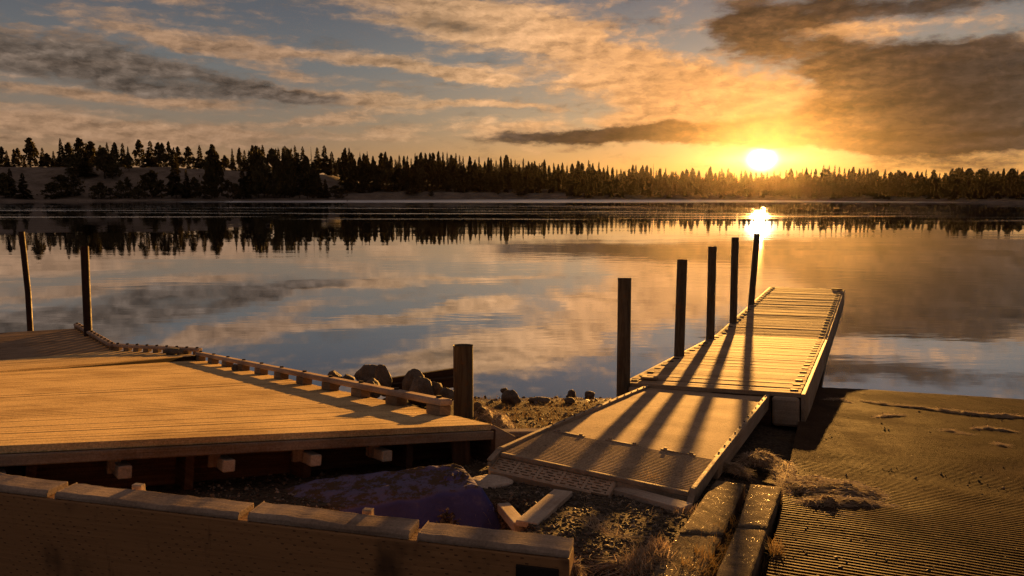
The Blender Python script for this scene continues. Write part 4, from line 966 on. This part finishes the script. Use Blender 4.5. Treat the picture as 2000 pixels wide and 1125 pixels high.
curb([(1392, 1137), (1460, 1142), (1497, 1033), (1439, 1029)], 'stained lower block of the right concrete curb along the ramp', 4, lift=.08)

# ---- dried weed, grass, gravel ---------------------------------------------------------------------------
def blade(mb, p, d, L, w, curl, g, n=3):
    s = d.cross(V((0, 0, 1))); s = s.normalized() if s.length > .05 else V((1, 0, 0)); q = V(p); i = len(mb.v); dd = d.normalized()
    for k in range(n + 1):
        ww = w * (1 - k / n * .8); mb.v += [q - s * ww, q + s * ww]
        q = q + dd * (L / n); dd = (dd + V((g.gauss(0, .25), g.gauss(0, .25), -curl / n))).normalized()
    for k in range(n): mb.f.append([i + 2 * k, i + 2 * k + 1, i + 2 * k + 3, i + 2 * k + 2]); mb.uv.append([(0, 0)] * 4)
def surf(x, y):
    if x > ramp_left(y): return RZ(x, y) + .012
    return gz_d(x, y)
def weed_mat(path, widths, hs, label, nf, seed, fn=surf, fl=.07, name='weed_mat', fw=.0022, group=None, HS=.62):
    """rope-like heap of dried lake weed along a path on the ground: a lumpy core covered in fibres"""
    g = random.Random(seed); mb = MB(); path = [V(p) for p in path]; ns = 10 * (len(path) - 1); cr = 12
    def P(t):
        k = min(int(t * (len(path) - 1)), len(path) - 2); f = t * (len(path) - 1) - k; a, b = path[k], path[k + 1]
        w = widths[k] + (widths[k + 1] - widths[k]) * f; h = hs[k] + (hs[k + 1] - hs[k]) * f; d = (b - a); d.z = 0; d.normalize()
        return lerp(a, b, f), w, h, d
    def S(t, c):
        p, w, h, d = P(t); s = V((d.y, -d.x, 0)); w = w * (1 + .45 * mn.noise(V((t * 9, seed, 1)))); e = min(1, min(t, 1 - t) * 9) ** .5
        q = p + s * (c * w * e); lump = 1 + .7 * fbm((q.x * 14, q.y * 14, seed), 3)
        z = HS * h * max(0, 1 - c * c) ** .6 * e * max(.15, lump)
        return V((q.x, q.y, fn(q.x, q.y) - .006 + z)), s, d
    mb.grid(lambda a, b: S(a, b * 2 - 1)[0], ns, cr)
    fb_ = MB()
    for _ in range(nf):
        t = g.random(); c = g.uniform(-1, 1); p, s, d = S(t, c)
        dr = (d * g.choice((1, -1)) + s * (c * .6 + g.gauss(0, .5)) + V((0, 0, g.uniform(-.1, .35)))); blade(fb_, p + V((0, 0, .001)), dr.normalized(), fl * g.uniform(.4, 1.3), fw * g.uniform(.6, 1.4), .5, g)
    loc = path[0]; o = thing(name, label, 'dried weed', loc, group); part('core', mb, M['weedcore'], o, 0, True); part('fibres', fb_, M['weed'], o)['kind'] = 'stuff'; return o
def og(*q): return [on_ground(x, y, 0, surf) for x, y in q]
def bumpfn(x, y): return surf(x, y)
weed_mat(og((1545, 958), (1595, 958), (1655, 960), (1725, 972)), [.12, .22, .18, .07], [.04, .055, .045, .02], 'thick frosted heap of dried weed spread on the ramp next to the curb', 4200, 1, fw=.004, HS=1.1)
weed_mat(og((1560, 985), (1620, 984), (1680, 985), (1742, 992)), [.05, .07, .05, .02], [.03, .035, .03, .01], 'thinner dried weed ridge just below the thick heap on the ramp', 1200, 2, fw=.004, HS=1.1)
weed_mat(og((1600, 1003), (1650, 1008), (1680, 1013)), [.03, .05, .03], [.012, .015, .01], 'small scrap of dried weed on the ramp below the weed ridge', 260, 3)
curbtop = lambda x, y: max(surf(x, y), RZ(x, y) + .1)
weed_mat(og((1400, 925), (1430, 930), (1458, 938)), [.07, .09, .06], [.06, .08, .05], 'dried weed clump over the head of the left concrete curb', 1100, 4, lambda x, y: max(surf(x, y), GZ(x, y) + .05))
weed_mat(og((1452, 920), (1490, 918), (1525, 935), (1543, 972)), [.06, .1, .08, .04], [.07, .1, .09, .05], 'dried weed rope draped over the head of the right concrete curb', 1900, 5, lambda x, y: max(surf(x, y), GZ(x, y) + .07 if x < ramp_left(y) else surf(x, y)), .09)
weed_mat(og((1680, 783), (1730, 790), (1800, 797), (1870, 806), (1935, 812), (2030, 816)), [.03, .05, .05, .07, .08, .07], [.015, .025, .03, .04, .045, .04], 'long wavy line of dried weed across the top of the ramp near the water', 1500, 6, fw=.003)
for k, (pts, lab) in enumerate((([(1706, 815), (1735, 811), (1768, 811)], 'short weed strip on the ramp below the left end of the long weed line'), ([(1835, 841), (1860, 843), (1872, 845)], 'thin weed scrap in the middle of the upper ramp'), ([(1893, 838), (1930, 836), (1985, 843)], 'thick weed strip at the right edge of the upper ramp'), ([(1940, 866), (1955, 870), (1970, 872)], 'curled weed scrap below the thick strip at the right edge of the ramp'), ([(1610, 780), (1640, 780), (1662, 786)], 'dark weed patch on the ramp close to the dock corner'), ([(1870, 848), (1885, 848), (1900, 850)], 'tiny weed scrap between the thin scrap and the curled one'))):
    weed_mat(og(*pts), [.03, .05, .03], [.012, .03, .012], lab, 220, 10 + k, fw=.003)
weed_mat(og((925, 797), (945, 812), (972, 824), (1000, 846)), [.1, .13, .13, .07], [.08, .11, .12, .06], 'knobbly ridge of frosted weed on the beach behind the dock corner', 2200, 7)
weed_mat(og((1085, 1008), (1140, 1014), (1180, 1022)), [.01, .014, .01], [.004, .006, .004], 'thin weed strand on the gravel beyond the half-buried board', 150, 20, fl=.12)
weed_mat(og((1155, 1030), (1190, 1045), (1235, 1053)), [.012, .02, .014], [.006, .01, .006], 'stringy weed strand in the middle of the gravel', 260, 21, fl=.13)
weed_mat(og((1175, 1100), (1220, 1102), (1255, 1098)), [.02, .04, .03], [.01, .02, .01], 'stringy weed tuft on the gravel near the lowest curb block', 320, 22, fl=.12)
plate_n = (BR - BL).cross(TL - BL).normalized()
def plate(x, y): return BL.z - (plate_n.x * (x - BL.x) + plate_n.y * (y - BL.y)) / plate_n.z + .008
def onplate(px, py): r = ray(px, py); return CAM + r * ((BL - CAM).dot(plate_n) / r.dot(plate_n))
weed_mat([onplate(1305, 868), onplate(1340, 882), onplate(1370, 890), onplate(1396, 896)], [.008, .018, .022, .03], [.006, .012, .012, .03], 'wet weed strand lying across the gangway near its right edge', 420, 23, plate, .05)
weed_mat([RQ + Rd * .0 + Rout * .02 + V((0, 0, -.1)), RQ + Rd * .015 + Rout * .06 + V((0, 0, -.16)), RQ + Rd * .02 + Rout * .1 + V((0, 0, -.3))], [.02, .025, .02], [.02, .025, .02], 'fibrous weed hanging at the right end of the retaining timber', 420, 24, lambda x, y: RQ.z - .1 - (1 - 0) * .0 - max(0, ((V((x, y, 0)) - RQ).dot(Rout) - .02)) * 1.6, .06)

def tufts(name, label, cat, spots, n, m, hmin, hmax, seed, spread, up=1., w=.0022):
    g = random.Random(seed); mb = MB()
    for (p, k) in spots:
        for _ in range(int(n * k)):
            q = V((p.x + g.gauss(0, spread * k), p.y + g.gauss(0, spread * k), 0)); q.z = surf(q.x, q.y) - .005
            blade(mb, q, V((g.gauss(0, .6), g.gauss(0, .6), up)).normalized(), g.uniform(hmin, hmax), w * g.uniform(.6, 1.4), g.uniform(.4, 1.2), g, 4)
    return single(name, mb, M[m], label, cat)
def T(px, py, k=1.): return (on_ground(px, py, 0, surf), k)
tufts('grass_clump', 'pale dry grass clump left of the lowest curb block', 'grass', [T(1268, 1090, .8), T(1288, 1075, .7), T(1245, 1112, .9)], 330, 'weed', .04, .09, 1, .035, 1., .003)
tufts('grass_clump', 'green-brown grass growing between the two concrete curbs', 'grass', [T(1412, 1062, 1.), T(1398, 1085, 1.), T(1425, 1035, .8), T(1380, 1110, 1.)], 330, 'dry', .04, .11, 2, .03)
tufts('grass_clump', 'dry grass at the bottom edge between the lowest curb block and the ramp', 'grass', [T(1385, 1118, 1.), T(1500, 1120, .9), T(1360, 1128, 1.)], 300, 'dry', .04, .1, 3, .035)
tufts('dry_plant', 'small feathery dry plant at the lower edge of the gangway', 'plant', [T(1262, 962, 1.1), T(1275, 966, .8)], 150, 'dry', .06, .17, 4, .03)
tufts('grass_clump', 'flattened grass tuft below the right corner of the gangway', 'grass', [T(1338, 1003, .9), T(1362, 1010, .7)], 220, 'weed', .03, .08, 5, .035, .5)
def beach_grass():
    g = random.Random(8); mb = MB()
    for _ in range(15000):
        px, py = g.uniform(905, 1240), g.uniform(779, 868)
        p = on_ground(px, py, 0, GZ)
        if p.x > 1.1 + (p.y - 6.5) * .4 or mn.noise(V((p.x * 3, p.y * 3, 7))) < -.3: continue
        p.z = gz_d(p.x, p.y)
        blade(mb, p, V((g.gauss(0, 1), g.gauss(0, .6), g.uniform(.05, .7))).normalized(), g.uniform(.025, .075), .0028, g.uniform(.3, 1.), g, 3)
    o = single('beach_grass', mb, M['dry'], 'short dry grass and weed litter covering the sunlit strip of beach', 'grass'); o['kind'] = 'stuff'
beach_grass()
def litter():
    g = random.Random(9); mb = MB()
    for _ in range(2600):
        px, py = g.uniform(900, 1420), g.uniform(900, 1130); p = on_ground(px, py, 0, GZ)
        if mn.noise(V((p.x * 2.5, p.y * 2.5, 17))) < .0: continue
        p.z = gz_d(p.x, p.y) + .003
        blade(mb, p, V((g.gauss(0, 1), g.gauss(0, 1), g.uniform(0, .25))).normalized(), g.uniform(.03, .1), .0014, .2, g, 4)
    o = single('straw_litter', mb, M['weed'], 'thin straw scattered over the dark gravel', 'straw'); o['kind'] = 'stuff'
litter()
def gravel():
    g = random.Random(5); bm = bmesh.new(); bmesh.ops.create_icosphere(bm, subdivisions=1, radius=1); vs = [v.co.copy() for v in bm.verts]; fs = [[v.index for v in f.verts] for f in bm.faces]; bm.free(); mb = MB()
    def put(p, s):
        i = len(mb.v); q = Matrix.Rotation(g.uniform(0, 6.28), 3, V((g.gauss(0, 1), g.gauss(0, 1), g.gauss(0, 1))).normalized()); sc_ = (s * g.uniform(.7, 1.3), s * g.uniform(.6, 1.1), s * g.uniform(.45, .8))
        for v in vs: w = q @ V((v.x * sc_[0], v.y * sc_[1], v.z * sc_[2])); mb.v.append(p + w * (1 + .25 * g.random()))
        mb.f += [[i + k for k in f] for f in fs]; mb.uv += [[(0, 0)] * 3 for f in fs]
    for _ in range(9000):
        px, py = g.uniform(840, 1470), 860 + 275 * g.random(); p = on_ground(px, py, 0, GZ)
        if p.x > ramp_left(p.y) - .1: continue
        p.z = gz_d(p.x, p.y) + .001; put(p, .004 + .011 * g.random() ** 2.6)
    for _ in range(1500):
        px, py = g.uniform(900, 1230), 774 + 90 * g.random(); p = on_ground(px, py, 0, GZ); p.z = gz_d(p.x, p.y) + .002; put(p, .006 + .022 * g.random() ** 3)
    for _ in range(1500):
        px, py = g.uniform(380, 930), g.uniform(925, 1010); p = on_ground(px, py, 0, GZ); p.z = gz_d(p.x, p.y) + .001; put(p, .004 + .01 * g.random() ** 2)
    for _ in range(420):                                       # grit and cones on the ramp
        px, py = g.uniform(1480, 2000), g.uniform(800, 1125); p = on_ground(px, py, 0, surf); put(p, .003 + .009 * g.random() ** 3)
    o = single('gravel', mb, M['gravel'], 'loose pebbles covering the shore between the docks', 'gravel'); o['kind'] = 'stuff'
gravel()
# ---- ducks on the lake
def duck(px, py, label, seed):
    p = atz(px, py, WZ); mb = rock_mb(p + V((0, 0, .08)), .22, .12, .12, seed, 0, 2, .02)
    h = rock_mb(p + V((.2, 0, .27)), .08, .06, .07, seed, 0, 2, .02); n = MB(); n.tube([p + V((.15, 0, .1)), p + V((.19, 0, .25))], [.06, .045], 8); n.tube([p + V((.26, 0, .26)), p + V((.33, 0, .25))], [.03, .012], 6)
    for q in (h, n):
        i = len(mb.v); mb.v += q.v; mb.f += [[i + k for k in f] for f in q.f]; mb.uv += q.uv
    single('duck', mb, M['duck'], label, 'duck', None, 0, True)
duck(524, 441, 'tiny dark duck swimming on the lake below the hill trees', 1)
duck(678, 393, 'tiny dark duck far out on the bright band of water near the far shore', 2)

# ---- haze over the lake
def haze():
    bm = bmesh.new(); bmesh.ops.create_cube(bm, size=1); me = bpy.data.meshes.new('haze')
    for v in bm.verts: v.co = V((v.co.x * 1300, v.co.y * 700 + 300, (v.co.z + .5) * 52 - 4))
    bm.to_mesh(me); bm.free(); m = bpy.data.materials.new('haze'); m.use_nodes = True; t = NT(m.node_tree); t.n.remove(t.n['Principled BSDF'])
    pv = t.new('ShaderNodeVolumePrincipled'); pv.inputs['Color'].default_value = (.42, .37, .3, 1); pv.inputs['Absorption Color'].default_value = (0, 0, 0, 1); pv.inputs['Density'].default_value = HAZE; pv.inputs['Anisotropy'].default_value = .92
    t.l.new(pv.outputs[0], t.n['Material Output'].inputs['Volume']); me.materials.append(m); o = link('haze', me); tag(o, 'thin morning haze over the lake', None, None, 'stuff')
HAZE = .000024
haze()
